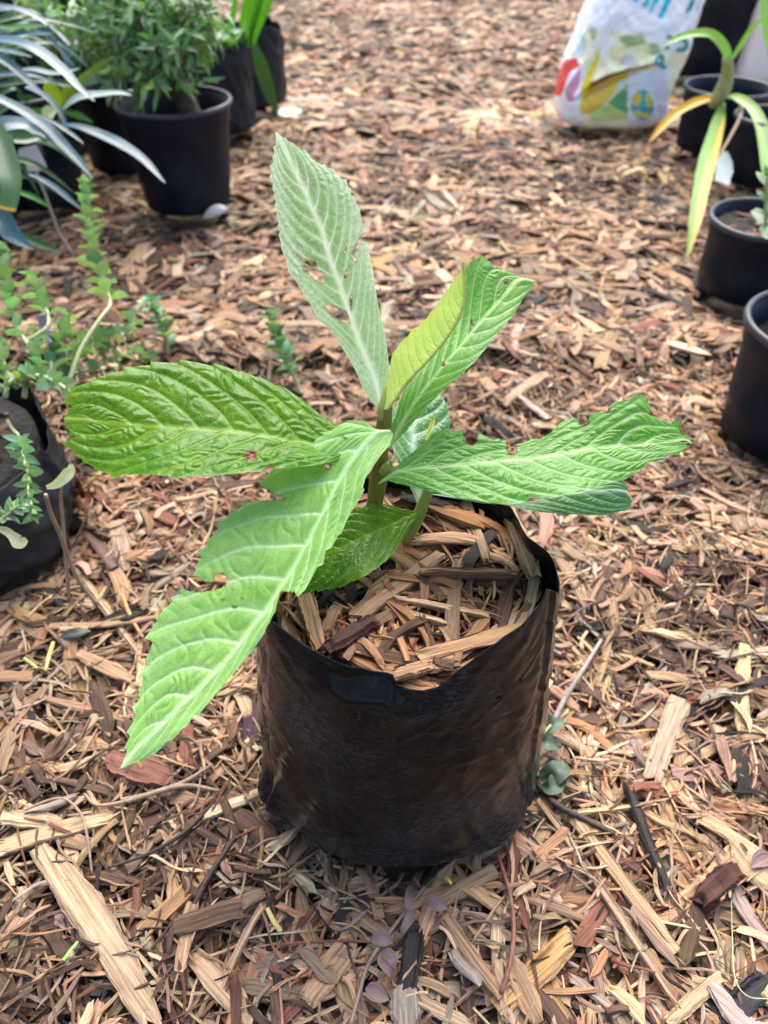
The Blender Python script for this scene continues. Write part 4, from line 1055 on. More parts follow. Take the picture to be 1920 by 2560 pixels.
def bushy(label, cat, trunk, blobs, n, size, mat, seed, name="shrub", wr=.32, trad=(.012, .008), tmat=None, extra=None, fan=True):
    """shrub: trunk, twigs reaching the clumps, leaves in sprays through the crown"""
    r = np.random.default_rng(seed)
    tp = [U(*p) for p in trunk]
    t = thing(name, label, cat, tp[0])
    V, Fq = tube(tp, trad, 10, 24); mk("trunk", V, Fq, tmat or MS_BARK, t)
    if extra:
        V, Fq = tube([U(*p) for p in extra], (.004, .003), 8, 16); mk("stem", V, Fq, MS_DRYSTALK, t)
    tot = sum(b[3] ** 2 for b in blobs); B, D, Nn, L, tw = [], [], [], [], []
    for px, py, d, R in blobs:
        c = U(px, py, d); k = int(n * R * R / tot / 7) + 1
        tw.append(tube([tp[-1], (tp[-1] + c) / 2 + r.normal(0, .012, 3), c], (.0045, .0025, .0015), 6, 10))
        for _ in range(k):
            q = r.normal(0, 1, 3); q /= np.linalg.norm(q); p = c + q * R * r.uniform(.25, 1.0) ** .6 * np.array([1, 1, .85])
            ax = q * .8 + np.array([0, 0, .25]) + r.normal(0, .35, 3); ax /= np.linalg.norm(ax)
            if r.random() < .5: tw.append(tube([p - ax * size * 1.6, p, p + ax * size * .6], (.0012, .001, .0006), 4, 4, False))
            for j in range(7):
                e = r.normal(0, 1, 3); e -= ax * (e @ ax); e /= np.linalg.norm(e)
                B.append(p + ax * size * r.uniform(-.9, .7)); D.append(e * .9 + ax * .7 - np.array([0, 0, .15])); Nn.append(ax + [0, 0, .7] + r.normal(0, .2, 3)); L.append(size * r.uniform(.6, 1.2))
    B, D, Nn, L = map(np.array, (B, D, Nn, L))
    V, Fq, luv, lc = small_leaves(B, D, Nn, L, L * wr, r, .28, .33, .75)
    mk("foliage", V, Fq, mat, t, attrs={"luv": luv, "lcol": lc})
    quads = [x for x in tw]
    V, Fq = join(quads); mk("twigs", V, Fq, MS_BARK, t)
    return t

def build_left():
    G3 = lambda x, y: np.array([x, y, 0.0])
    c = G3(-0.368, 1.474)
    pot("black round pot holding the bushy green shrub, white shell at its foot", c, .101, .077, .176, soil=.72, seed=1)
    litter("sparse pale litter on the soil under the bushy shrub", c, .09, c[2] + .176 * .72, 40, 3)
    bushy("bushy shrub with small glossy green leaves and a thick leaning trunk", "shrub", [(482, 300, 1.375), (462, 250, 1.36), (436, 190, 1.33), (405, 110, 1.29)],
          [(400, 70, 1.26, .085), (300, 70, 1.30, .085), (465, 105, 1.22, .055), (350, 150, 1.28, .075), (245, 130, 1.36, .06), (430, -40, 1.24, .11), (300, -50, 1.3, .11), (430, 150, 1.25, .06), (190, 60, 1.42, .06), (455, 30, 1.2, .06), (520, 60, 1.2, .035)],
          1600, .032, MW_DARK, 21, wr=.29, trad=(.020, .017, .015), extra=[(357, 292, 1.39), (348, 240, 1.37), (338, 150, 1.34)])
    # big film bags behind the shrub with strap-leaved plants
    grow_bag_simple("black film grow bag behind the shrub pot, green strap leaves growing in it", G3(-0.40, 1.955), .098, .185, 2)
    grow_bag_simple("black film grow bag half hidden at the back, right beside the falling strap leaf", G3(-0.335, 2.17), .085, .17, 5)
    t = thing("strap_leaved_plant", "plant with long bright green strap leaves rising from the film bag behind the shrub", "plant", U(560, 125, 1.74))
    V, Fq = tube([U(560, 150, 1.76), U(562, 122, 1.735), U(566, 100, 1.72)], (.022, .02, .012), 10, 12); mk("stem", V, Fq, MS_GREEN, t)
    for p, wd in (([(505, 122, 1.73), (507, 60, 1.68), (497, 0, 1.62), (480, -70, 1.56)], (.018, .026, .028, .02)), ([(561, 122, 1.73), (574, 70, 1.68), (585, 20, 1.62), (592, -60, 1.56)], (.008, .012, .012, .008)),
                  ([(622, 118, 1.72), (618, 70, 1.68), (628, 20, 1.62), (655, -60, 1.56)], (.016, .036, .04, .03)), ([(628, 110, 1.72), (640, 60, 1.68), (662, 0, 1.62), (690, -60, 1.56)], (.016, .030, .034, .024)),
                  ([(570, 120, 1.72), (592, 100, 1.69), (614, 84, 1.66)], (.008, .016, .012)), ([(448, 30, 1.62), (440, 0, 1.6), (428, -50, 1.55)], (.01, .018, .02)), ([(520, 115, 1.73), (522, 60, 1.72), (516, 0, 1.70), (505, -50, 1.66)], (.014, .02, .02, .016))):
        strap(t, p, wd, MS_GREEN, nrm=(0.2, -1, .35), fold=.2)
    strap(t, [(632, 104, 1.72), (646, 150, 1.745), (667, 215, 1.79), (692, 282, 1.835), (700, 290, 1.84)], (.012, .034, .036, .026, .004), MS_DKGREEN, nrm=(.5, -.9, .4), fold=.2, label="dark leaf falling down to the mulch")
    strap(t, [(692, 284, 1.835), (712, 281, 1.845), (735, 277, 1.85), (754, 276, 1.855)], (.012, .034, .030, .012), MS_PALE, nrm=(0, -.5, 1), fold=.1, label="pale leaf tip lying on the mulch")
    # pots in the shade at the left edge
    pot("black pot in the shade at the left edge with a grey tag hanging on it", G3(-.655, 1.50), .098, .080, .185, seed=2)
    pot("black pot low at the left edge beside the creeping weeds", G3(-.735, 1.27), .10, .085, .16, seed=3)
    pot("black pot standing between the tagged pot and the shrub pot", G3(-.715, 1.90), .12, .10, .22, seed=4)
    pot("wide black pot farthest back in the left corner", G3(-1.05, 2.35), .14, .12, .25, seed=5)
    pot("black pot at the back behind the leafy left corner", G3(-.72, 2.45), .13, .11, .25, seed=6)
    pot("black pot at the far left in deep shade", G3(-1.05, 1.85), .12, .10, .22, seed=7)
    pot("black pot left of the shrub, close behind the bluish leaves", G3(-.545, 1.70), .08, .068, .15, seed=8)
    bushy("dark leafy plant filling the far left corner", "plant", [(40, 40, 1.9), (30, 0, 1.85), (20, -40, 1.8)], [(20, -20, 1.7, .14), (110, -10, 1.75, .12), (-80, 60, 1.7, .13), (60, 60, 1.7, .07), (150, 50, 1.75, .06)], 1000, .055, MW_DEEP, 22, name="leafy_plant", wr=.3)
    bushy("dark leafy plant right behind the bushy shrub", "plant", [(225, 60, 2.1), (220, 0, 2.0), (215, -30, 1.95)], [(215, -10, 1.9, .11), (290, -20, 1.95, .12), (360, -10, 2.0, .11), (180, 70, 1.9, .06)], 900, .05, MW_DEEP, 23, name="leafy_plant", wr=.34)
    bushy("light green plant with narrow upright leaves between the dark pots", "plant", [(95, 150, 1.6), (92, 100, 1.55), (90, 60, 1.5)], [(95, 40, 1.42, .035), (45, 30, 1.42, .03), (20, 120, 1.4, .035), (215, 85, 1.4, .035), (205, 120, 1.38, .03), (100, 100, 1.42, .03)], 240, .042, MW_GREEN, 24, name="leafy_plant", wr=.28)
    # the bluish strap-leaved plant leaning in from the left
    zz = lambda pts, d0, d1: [(x / 4.608, y / 4.608, d) for (x, y), d in zip(pts, np.linspace(d0, d1, len(pts)))]
    zb = lambda pts, d0, d1: [(x / 4.608, 240 + y / 4.608, d) for (x, y), d in zip(pts, np.linspace(d0, d1, len(pts)))]
    t = thing("strap_leaved_plant", "plant with arching bluish strap leaves wet with drops, leaning in from the left edge", "plant", U(-90, 420, 1.25))
    V, Fq = tube([U(-95, 560, 1.3), U(-80, 420, 1.2), U(-60, 260, 1.12), U(-50, 150, 1.08)], (.018, .016, .014, .008), 10, 20); mk("stem", V, Fq, MS_BARK, t)
    for p, wd, m in ((zz([(-300, 500), (0, 455), (250, 495), (500, 620), (750, 830), (900, 1000), (1090, 1165)], 1.12, 1.06), (.010, .016, .017, .016, .014, .009, .002), MS_BLUE),
                     (zz([(-300, 90), (0, 75), (250, 115), (480, 230), (650, 355), (800, 510)], 1.14, 1.12), (.006, .010, .010, .008, .006, .002), MS_BLUE),
                     (zb([(-200, -80), (0, 30), (300, 190), (550, 370), (700, 530), (900, 740), (1070, 950)], 1.1, 1.10), (.008, .012, .015, .015, .014, .010, .002), MS_BLUE),
                     (zb([(660, 345), (760, 335), (900, 350), (1150, 440), (1400, 560), (1659, 740), (1900, 1000)], 1.20, 1.14), (.003, .010, .015, .017, .014, .010, .002), MS_BLUE),
                     (zz([(-100, 450), (150, 410), (350, 385), (600, 395)], 1.14, 1.12), (.008, .013, .010, .002), MS_BLUE), (zz([(-100, 560), (100, 590), (250, 625), (370, 655)], 1.13, 1.12), (.008, .009, .007, .002), MS_BLUE),
                     (zz([(250, 800), (400, 800), (600, 845), (760, 830), (910, 790)], 1.14, 1.12), (.005, .009, .009, .007, .002), MS_PALE), (zz([(-100, 620), (80, 720), (260, 870), (400, 1000), (500, 1075)], 1.12, 1.1), (.01, .014, .012, .009, .002), MS_BLUE),
                     (zz([(730, 1260), (820, 1170), (950, 1110), (1150, 1085), (1350, 1070), (1510, 1095)], 1.16, 1.15), (.003, .012, .014, .011, .008, .002), MS_PALE),
                     (zz([(300, 1000), (450, 1060), (580, 1160), (700, 1310), (800, 1530)], 1.1, 1.1), (.005, .008, .008, .006, .002), MS_BLUE), (zz([(-150, 1500), (100, 1430), (300, 1440), (450, 1540), (620, 1600)], 1.08, 1.1), (.02, .026, .020, .012, .003), MS_BLUE),
                     (zb([(330, 900), (450, 945), (600, 1030), (780, 1170), (920, 1290)], 1.1, 1.12), (.003, .008, .009, .008, .003), MS_BLUE), (zb([(450, 210), (700, 350), (830, 440), (960, 545)], 1.12, 1.12), (.002, .006, .006, .002), MS_BLUE),
                     (zz([(-60, 300), (100, 320), (300, 300), (520, 290), (730, 268)], 1.14, 1.12), (.006, .010, .010, .006, .002), MS_GREEN), (zz([(660, 430), (740, 600), (800, 760), (820, 900)], 1.3, 1.3), (.003, .010, .012, .010), MS_BLUE)):
        strap(t, p, tuple(1.12 * q for q in wd), m, nrm=(0.25, -.45, 1), fold=.16)
    rs = np.random.default_rng(88)
    for q in range(16):          # more leaves deeper in the clump
        y0 = rs.uniform(-20, 480); x1 = rs.uniform(70, 270); y1 = y0 + rs.uniform(-40, 130); d0 = rs.uniform(1.16, 1.34)
        strap(t, [(-70, y0 + rs.uniform(-30, 60), d0), (x1 * .3, y0 - 25, d0), (x1 * .7, (y0 + y1) / 2 - 18, d0 + .02), (x1, y1, d0 + .03)], (.006, rs.uniform(.009, .014), .009, .001), MS_DKGREEN if q % 3 else MS_BLUE, nrm=(.2, -.6, .9), fold=.2)
    strap(t, zb([(-60, 330), (40, 600), (110, 850), (120, 1050), (85, 1300)], 1.0, .98), (.020, .026, .027, .025, .020), MS_DKGREEN, nrm=(.5, -1, .5), fold=.15, label="broad dark leaf with a cut yellow tip")
    strap(t, zb([(84, 1282), (82, 1300), (80, 1318)], .979, .979), (.019, .019, .017), MS_YELLOW, nrm=(.5, -1, .5), fold=.15, label="yellow cut tip")
    strap(t, zb([(-100, 1380), (0, 1420), (120, 1570), (250, 1680), (385, 1765)], 1.0, 1.0), (.028, .030, .024, .014, .002), MS_BLUE, nrm=(.4, -.8, .7), fold=.2)
    strap(t, zb([(-40, 420), (200, 430), (420, 450), (650, 540), (820, 690), (960, 850)], 1.12, 1.16), (.02, .026, .026, .022, .014, .003), MS_DKGREEN, nrm=(.3, -.7, .8), fold=.2)
    strap(t, zb([(150, 500), (300, 500), (450, 480), (540, 530)], 1.05, 1.08), (.012, .014, .010, .002), MS_DKGREEN, nrm=(.3, -.7, .8))
    strap(t, zb([(60, 1540), (300, 1640), (500, 1720), (700, 1800)], 1.06, 1.1), (.01, .012, .012, .004), MS_DKGREEN, nrm=(.3, -.7, .8))
    strap(t, zb([(200, 1100), (350, 1150), (480, 1220), (570, 1285)], 1.08, 1.1), (.006, .008, .007, .002), MS_GREEN, nrm=(.3, -.7, .8))
    t = thing("young_plant", "young plant with upright yellow green leaves behind the bluish strap leaves", "plant", U(150, 290, 1.33))
    V, Fq = tube([U(150, 330, 1.36), U(152, 290, 1.33), U(154, 268, 1.32)], (.005, .005, .004), 8, 10); mk("stem", V, Fq, MS_STALK, t)
    for p, wd, m in ((zz([(700, 1270), (640, 1150), (600, 1020), (570, 870)], 1.32, 1.28), (.006, .024, .028, .002), MS_YELGRN), (zz([(730, 1260), (800, 1120), (900, 1000), (1050, 850), (1200, 720), (1340, 640)], 1.32, 1.26), (.006, .022, .020, .014, .009, .002), MS_YELGRN),
                     (zz([(720, 1240), (770, 1120), (800, 1000), (790, 880)], 1.33, 1.3), (.006, .018, .02, .004), MS_YELGRN), (zz([(650, 1260), (480, 1230), (300, 1150), (200, 1080)], 1.32, 1.3), (.006, .020, .022, .006), MS_DKGREEN),
                     (zz([(640, 1300), (450, 1310), (250, 1250)], 1.3, 1.28), (.006, .018, .004), MS_GREEN), (zz([(740, 1290), (900, 1330), (1070, 1410)], 1.3, 1.3), (.006, .012, .003), MS_GREEN), (zz([(910, 950), (890, 800), (900, 680), (940, 570)], 1.36, 1.34), (.004, .016, .018, .004), MS_DKGREEN)):
        strap(t, p, wd, m, nrm=(.1, -1, .5), fold=.25)
    tag(strap(None, zz([(490, 1370), (540, 1330), (600, 1290), (655, 1275)], 1.22, 1.22), (.003, .022, .022, .003), MS_CREAM, name="fallen_petal", nrm=(.2, -.7, .8), fold=.3), "white cupped petal caught between the bluish strap leaves", "petal")
    # grey tag on the shaded pot
    q = zb([(215, 610), (415, 560), (540, 820), (500, 860), (300, 880), (190, 800)], 1.30, 1.30)
    V = np.array([U(*p) for p in q]); V = np.vstack([V, V + [0, .0015, 0]])
    tag(mk("plant_tag", V, [[5, 4, 3, 2, 1, 0], [6, 7, 8, 9, 10, 11]] + [[i, (i + 1) % 6, (i + 1) % 6 + 6, i + 6] for i in range(6)], M_TAG, smooth=False, origin=V.mean(0)), "grey plastic plant tag hanging on the shaded black pot", "plant tag")
    V, Fq = tube([U(*p) for p in zb([(400, 840), (500, 1080), (600, 1360), (690, 1590), (860, 1850), (930, 1960)], 1.12, 1.2)], (.0022, .0020, .0016), 8, 30)
    tag(mk("dry_stalk", V, Fq, MS_GREY, origin=V.mean(0)), "thin grey dry stalk leaning at the left behind the tall weed", "dry stalk")
    # weeds along the left edge
    zw = lambda pts, d0, d1: [(x / 2.9625, 440 + y / 2.9625, d) for (x, y), d in zip(pts, np.linspace(d0, d1, len(pts)))]
    W = [("tall weed stem with round paired leaves curving up in front of the shrub pot", [(490, 1570), (600, 1280), (740, 1060), (815, 960), (800, 870), (745, 720), (690, 560), (655, 280), (635, 70)], .80, .93, .020, 13, .42),
         ("weed stem with round leaves second from the left edge", [(160, 1245), (340, 1130), (358, 1040), (320, 940), (280, 860), (235, 750)], .76, .80, .017, 7, .45),
         ("weed stem with round leaves nearest the left edge", [(310, 1400), (220, 1260), (130, 1130), (70, 900), (40, 740), (30, 590)], .74, .80, .018, 8, .3),
         ("short leafy weed drooping over the chips right of the tall weed", [(1245, 1330), (1235, 1220), (1190, 1090), (1150, 990), (1120, 930)], 1.02, .985, .022, 7, .2),
         ("creeping weed running along the chips under the tall weed", [(420, 1420), (560, 1250), (750, 1200), (900, 1180), (980, 1080), (960, 1030)], .86, .95, .017, 9, .2),
         ("low creeping weed just above the big left leaf", [(520, 1480), (700, 1420), (850, 1350), (1000, 1300), (1080, 1330)], .86, .92, .017, 8, .1),
         ("leafy weed tangle at the foot of the tall weed", [(330, 1500), (420, 1380), (560, 1330), (700, 1250), (800, 1180)], .80, .88, .019, 10, .1),
         ("pale weed trailing over the right lip of the weedy bag", [(120, 1560), (240, 1480), (400, 1520), (560, 1640), (640, 1760)], .72, .66, 0.012, 9, .1),
         ("weed rising from the soil of the weedy bag behind its lip", [(180, 1640), (200, 1520), (280, 1400), (260, 1290), (300, 1220)], .71, .74, 0.012, 9, .15),
         ("weed lying along the soil of the weedy bag", [(-30, 1600), (120, 1500), (260, 1460), (420, 1500)], .69, .72, 0.012, 9, .1),
         ("leggy weed between the tall weed and the left edge", [(420, 1540), (380, 1380), (420, 1240), (480, 1150), (500, 1060)], .79, .83, .018, 8, .2),
         ("thin weed shoot at the left edge above the soil of the weedy bag", [(40, 1640), (50, 1500), (20, 1350), (-10, 1240)], .70, .72, .014, 5, .3)]
    for i, (lb, p, d0, d1, sz, pr, t0) in enumerate(W):
        sprig(lb, "weed", zw(p, d0, d1), sz, pr, MW_GREEN, MS_STALK, (.0026, .0014), 31 + i, t0=t0, spread=1.1)
    p = [(752, 985, .965), (735, 940, .962), (705, 890, .955), (690, 840, .95), (675, 792, .945)]
    sprig("small leafy weed sprig growing through the chips between the left and upright leaves", "weed", p, .021, 9, MW_GREEN, MS_STALK, (.0022, .0014), 44, t0=.25)
    # weedy bag cut off by the left edge
    c = G3(-.428, .57)
    grow_bag_simple("black grow bag cut off by the left edge with weeds and dark soil inside", c, .112, .108, 7, soil=.93, sq=.02)
    litter("loose chips on the dark soil of the weedy bag", c, .085, .108 * .93 + .004, 150, 6, pw=np.array([.06, .03, .05, .10, .36, .12, .26, .02]))
    zc = lambda pts, d: [(x / 3.6875, 900 + y / 3.6875, dd) for (x, y), dd in zip(pts, d)]
    sprig("bright green weed with star shaped whorls hanging over the weedy bag", "weed", zc([(70, 560), (120, 640), (175, 700), (200, 790), (225, 940), (270, 1080), (260, 1200), (290, 1330), (310, 1420)], (.72, .70, .665, .635, .61, .60, .59, .582, .575)), .0125, 8, MW_GREEN, MS_STALK, (.0016, .001), 51, t0=.45, whorl=4, wr=.42, tipn=5)
    sprig("small pale weed shoot low at the left edge", "weed", zc([(-20, 1490), (80, 1420), (150, 1360), (180, 1340)], (.57, .568, .566, .565)), .011, 4, MW_GREEN, MS_STALK, (.0016, .001), 52, t0=.2, whorl=3, wr=.45)
    for lb, p, wd in (("pale curled leaf tip standing out over the weedy bag", zc([(430, 1175), (520, 1145), (600, 1080), (655, 1010), (655, 960)], [.575] * 5), (.003, .006, .008, .009, .003)), ("pale spoon shaped leaf low at the left edge", zc([(-40, 1550), (60, 1575), (130, 1630), (190, 1680), (245, 1650)], [.565] * 5), (.003, .006, .007, .011, .004))):
        tag(strap(None, p, wd, MS_CREAM, name="curled_leaf", nrm=(.1, -1, .6), fold=.3), lb, "leaf")
    for lb, p, dd in (("dry straw stalk standing upright beside the weedy bag", zc([(565, 1130), (562, 1300), (580, 1500), (600, 1750), (620, 2000), (640, 2230)], (.64, .65, .665, .68, .69, .70)), .0016),
                      ("dry straw stalk slanting down from the star shaped weed", zc([(420, 1240), (470, 1420), (560, 1620), (640, 1850), (740, 2050), (900, 2260)], (.60, .62, .65, .68, .695, .705)), .0019)):
        V, Fq = tube([U(*q) for q in p], (dd * .8, dd, dd * 1.1), 8, 30); tag(mk("dry_stalk", V, Fq, MS_DRYSTALK, origin=V.mean(0)), lb, "dry stalk")

def build_right():
    G3 = lambda x, y: np.array([x, y, 0.0])
    brown = m_soil("brown_soil", (0.10, 0.055, 0.03), (0.34, 0.19, 0.10))
    p1, p2, p3, p4 = G3(.725, 1.80), G3(.748, 1.60), G3(.560, 1.115), G3(.478, .735)
    pot("black pot at the upper right, nearest the white compost sack", p1, .090, .078, .122, soil=.7, band=.25, seed=11)
    pot("black pot at the right edge with a white leaf shaped tag on its side", p2, .072, .062, .118, soil=.8, band=.28, seed=12, soilmat=brown)
    pot("black pot at the right edge holding dark soil and a pale seedling", p3, .082, .074, .108, soil=.84, band=.22, seed=13)
    pot("large black pot cut off by the right edge, nearest the camera", p4, .090, .077, .142, soil=.75, band=.2, seed=14)
    litter("chips on the soil of the pot with the pale seedling", p3, .07, .108 * .84, 30, 12)
    litter("chips on the soil of the pot nearest the sack", p1, .08, .122 * .7, 30, 13)
    litter("chips on the soil of the big right pot", p4, .08, .142 * .75, 30, 14)
    pot("black pot in the gap between the sack and the white jug", G3(.93, 2.52), .15, .12, .20, seed=15)
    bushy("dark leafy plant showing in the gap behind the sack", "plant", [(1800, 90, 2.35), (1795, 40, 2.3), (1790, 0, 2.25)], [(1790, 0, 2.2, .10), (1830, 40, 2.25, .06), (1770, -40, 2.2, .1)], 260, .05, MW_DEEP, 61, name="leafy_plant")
    # seedling in the third pot
    sprig("pale green seedling in the pot right of the yellowing plant", "seedling", [(1915, 600, 1.07), (1914, 560, 1.06), (1915, 500, 1.03), (1918, 440, 1.0)], .026, 4, MW_GREEN, MS_STALK, (.0025, .0018), 62, name="seedling", wr=.5, t0=.2)
    # the yellowing strap-leaved plant
    z = lambda pts, d0, d1: [(1600 + x / 5.184, y / 5.184, d) for (x, y), d in zip(pts, np.linspace(d0, d1, len(pts)))]
    t = thing("strap_leaved_plant", "yellowing plant with limp drooping strap leaves in front of the right hand pots", "plant", U(1800, 252, 1.545))
    V, Fq = tube([U(*q) for q in z([(960, 1330), (1010, 1270), (1080, 1150), (1130, 980), (1140, 850), (1130, 760)], 1.55, 1.42)], (.012, .014, .015, .012, .010, .009), 12, 30); mk("stem", V, Fq, MS_STALK, t)
    for p, wd, m, lb in ((z([(1060, 1290), (930, 1275), (800, 1300), (650, 1360), (450, 1480), (280, 1650), (120, 1840)], 1.53, 1.50), (.008, .017, .019, .017, .018, .014, .002), MS_YELLOW, "leaf turned yellow and orange"),
                         ([(1806, 258, 1.53), (1799, 290, 1.50), (1785, 345, 1.45), (1768, 400, 1.38), (1752, 470, 1.33), (1735, 560, 1.28), (1718, 640, 1.255)], (.010, .026, .030, .030, .026, .020, .004), MS_LIME, "green leaf hanging down to the mulch, yellow along one side"),
                         (z([(1080, 1300), (1180, 1250), (1300, 1290), (1450, 1400), (1560, 1600), (1630, 1900), (1680, 2250), (1730, 2700)], 1.53, 1.36), (.008, .018, .020, .022, .026, .028, .024, .01), MS_LIME, None),
                         (z([(1150, 800), (1120, 680), (1050, 560), (940, 460), (820, 430), (650, 445), (480, 500), (290, 590)], 1.42, 1.40), (.012, .018, .019, .018, .016, .014, .010, .002), MS_LIME, None),
                         (z([(1200, 760), (1300, 600), (1430, 400), (1520, 310), (1640, 250), (1800, 230)], 1.42, 1.38), (.006, .009, .010, .010, .010, .01), MS_LIME, None),
                         (z([(1760, 1000), (1700, 600), (1640, 300), (1620, 0), (1600, -250)], 1.36, 1.36), (.016, .020, .020, .018, .014), MS_LIME, None)):
        strap(t, p, wd, m, nrm=(-.25, -.7, .8), fold=.28, label=lb)
    V, Fq, luv = ribbon_geo([(1809, 270, 1.526), (1806, 300, 1.492), (1796, 350, 1.437), (1781, 402, 1.372), (1764, 470, 1.322), (1744, 560, 1.272), (1722, 636, 1.25)], (.002, .006, .011, .013, .012, .010, .002), nrm=(-.25, -.7, .8), fold=.1)
    mk("yellow_stripe", V + np.array([0, -.002, .003]), Fq, MS_YELLOW, t, attrs={"luv": luv})
    V, Fq = tube([U(*q) for q in z([(1300, 1340), (1320, 1420), (1290, 1540), (1220, 1680), (1110, 1880), (1000, 2050), (880, 2200)], 1.5, 1.38)], (.0035, .003, .002), 8, 24)
    mk("dead_leaf", V, Fq, MS_DRYSTALK, t)
    # white tag
    q = [(1787, 450), (1792, 405), (1806, 376), (1820, 380), (1831, 405), (1833, 430), (1826, 446), (1826, 460), (1817, 463), (1800, 455)]
    V = np.array([U(x, y, 1.495 - .0004 * (y - 376)) for x, y in q]); n = len(q); V = np.vstack([V, V + [0, .0015, 0]])
    tag(mk("plant_tag", V, [list(range(n))[::-1], list(range(n, 2 * n))] + [[i, (i + 1) % n, (i + 1) % n + n, i + n] for i in range(n)], m_plastic("tag_white", (.66, .72, .70), .45, .4, (.45, .5, .5)), smooth=False, origin=V.mean(0)),
        "white leaf shaped tag hanging on the right hand pot", "plant tag")
    # white jug
    c = np.array([1.062, 2.40, 0.0]); t = thing("plastic_jug", "white plastic jug standing behind the pots at the top right", "jug", c)
    n, m = 30, 64; a = np.linspace(0, 2 * np.pi, m, endpoint=False)
    sg = lambda v, e: np.sign(v) * np.abs(v) ** e
    zs = np.r_[0, .003, .010, np.linspace(.02, .17, 14), .185, .2, .212, .222, .23, .235, .25, .252, .27, .272, .272, .272, .272]
    sc = np.r_[.05, .93, .985, np.full(14, 1.0), .98, .93, .82, .64, .42, .27, .24, .26, .26, .2, .1, .05, .02]
    sc[3:17] += 0.008 * np.sin(np.linspace(0, 9, 14))
    ex = np.interp(zs, [0, .2, .235, .3], [.42, .5, .95, 1.0])
    V = np.concatenate([np.stack([c[0] + sg(np.cos(a), e) * .088 * s, c[1] + sg(np.sin(a), e) * .062 * s, np.full(m, z_)], -1) for z_, s, e in zip(zs, sc, ex)])
    mk("jug_body", V, grid_faces(len(zs), m, True), M_WHITE, t)
    V, Fq = tube([c + [.03, 0, .228], c + [.045, 0, .262], c + [.075, 0, .255], c + [.084, 0, .20]], (.009, .009, .009), 10, 24); mk("handle", V, Fq, M_WHITE, t)
    V, Fq = lathe([(.002, .292), (.02, .292), (.023, .288), (.023, .262), (.019, .262)], c, 32); mk("cap", V, Fq, m_plastic("cap", (.5, .52, .55), .4, .1), t)
    V, Fq, luv = ribbon_geo([(1800, 95, 2.2), (1825, 55, 2.18), (1860, 15, 2.16), (1900, -40, 2.12)], (.05, .075, .085, .09), nrm=(-.4, -1, .4), fold=.3, curl=.3)
    tag(mk("plastic_wrap", V, Fq, m_plastic("mauve_wrap", (.36, .28, .32), .3, .4, (.30, .08, .12)), attrs={"luv": luv}, origin=V.mean(0)), "crumpled grey and mauve plastic wrap left of the white jug", "plastic wrap")
    build_sack()

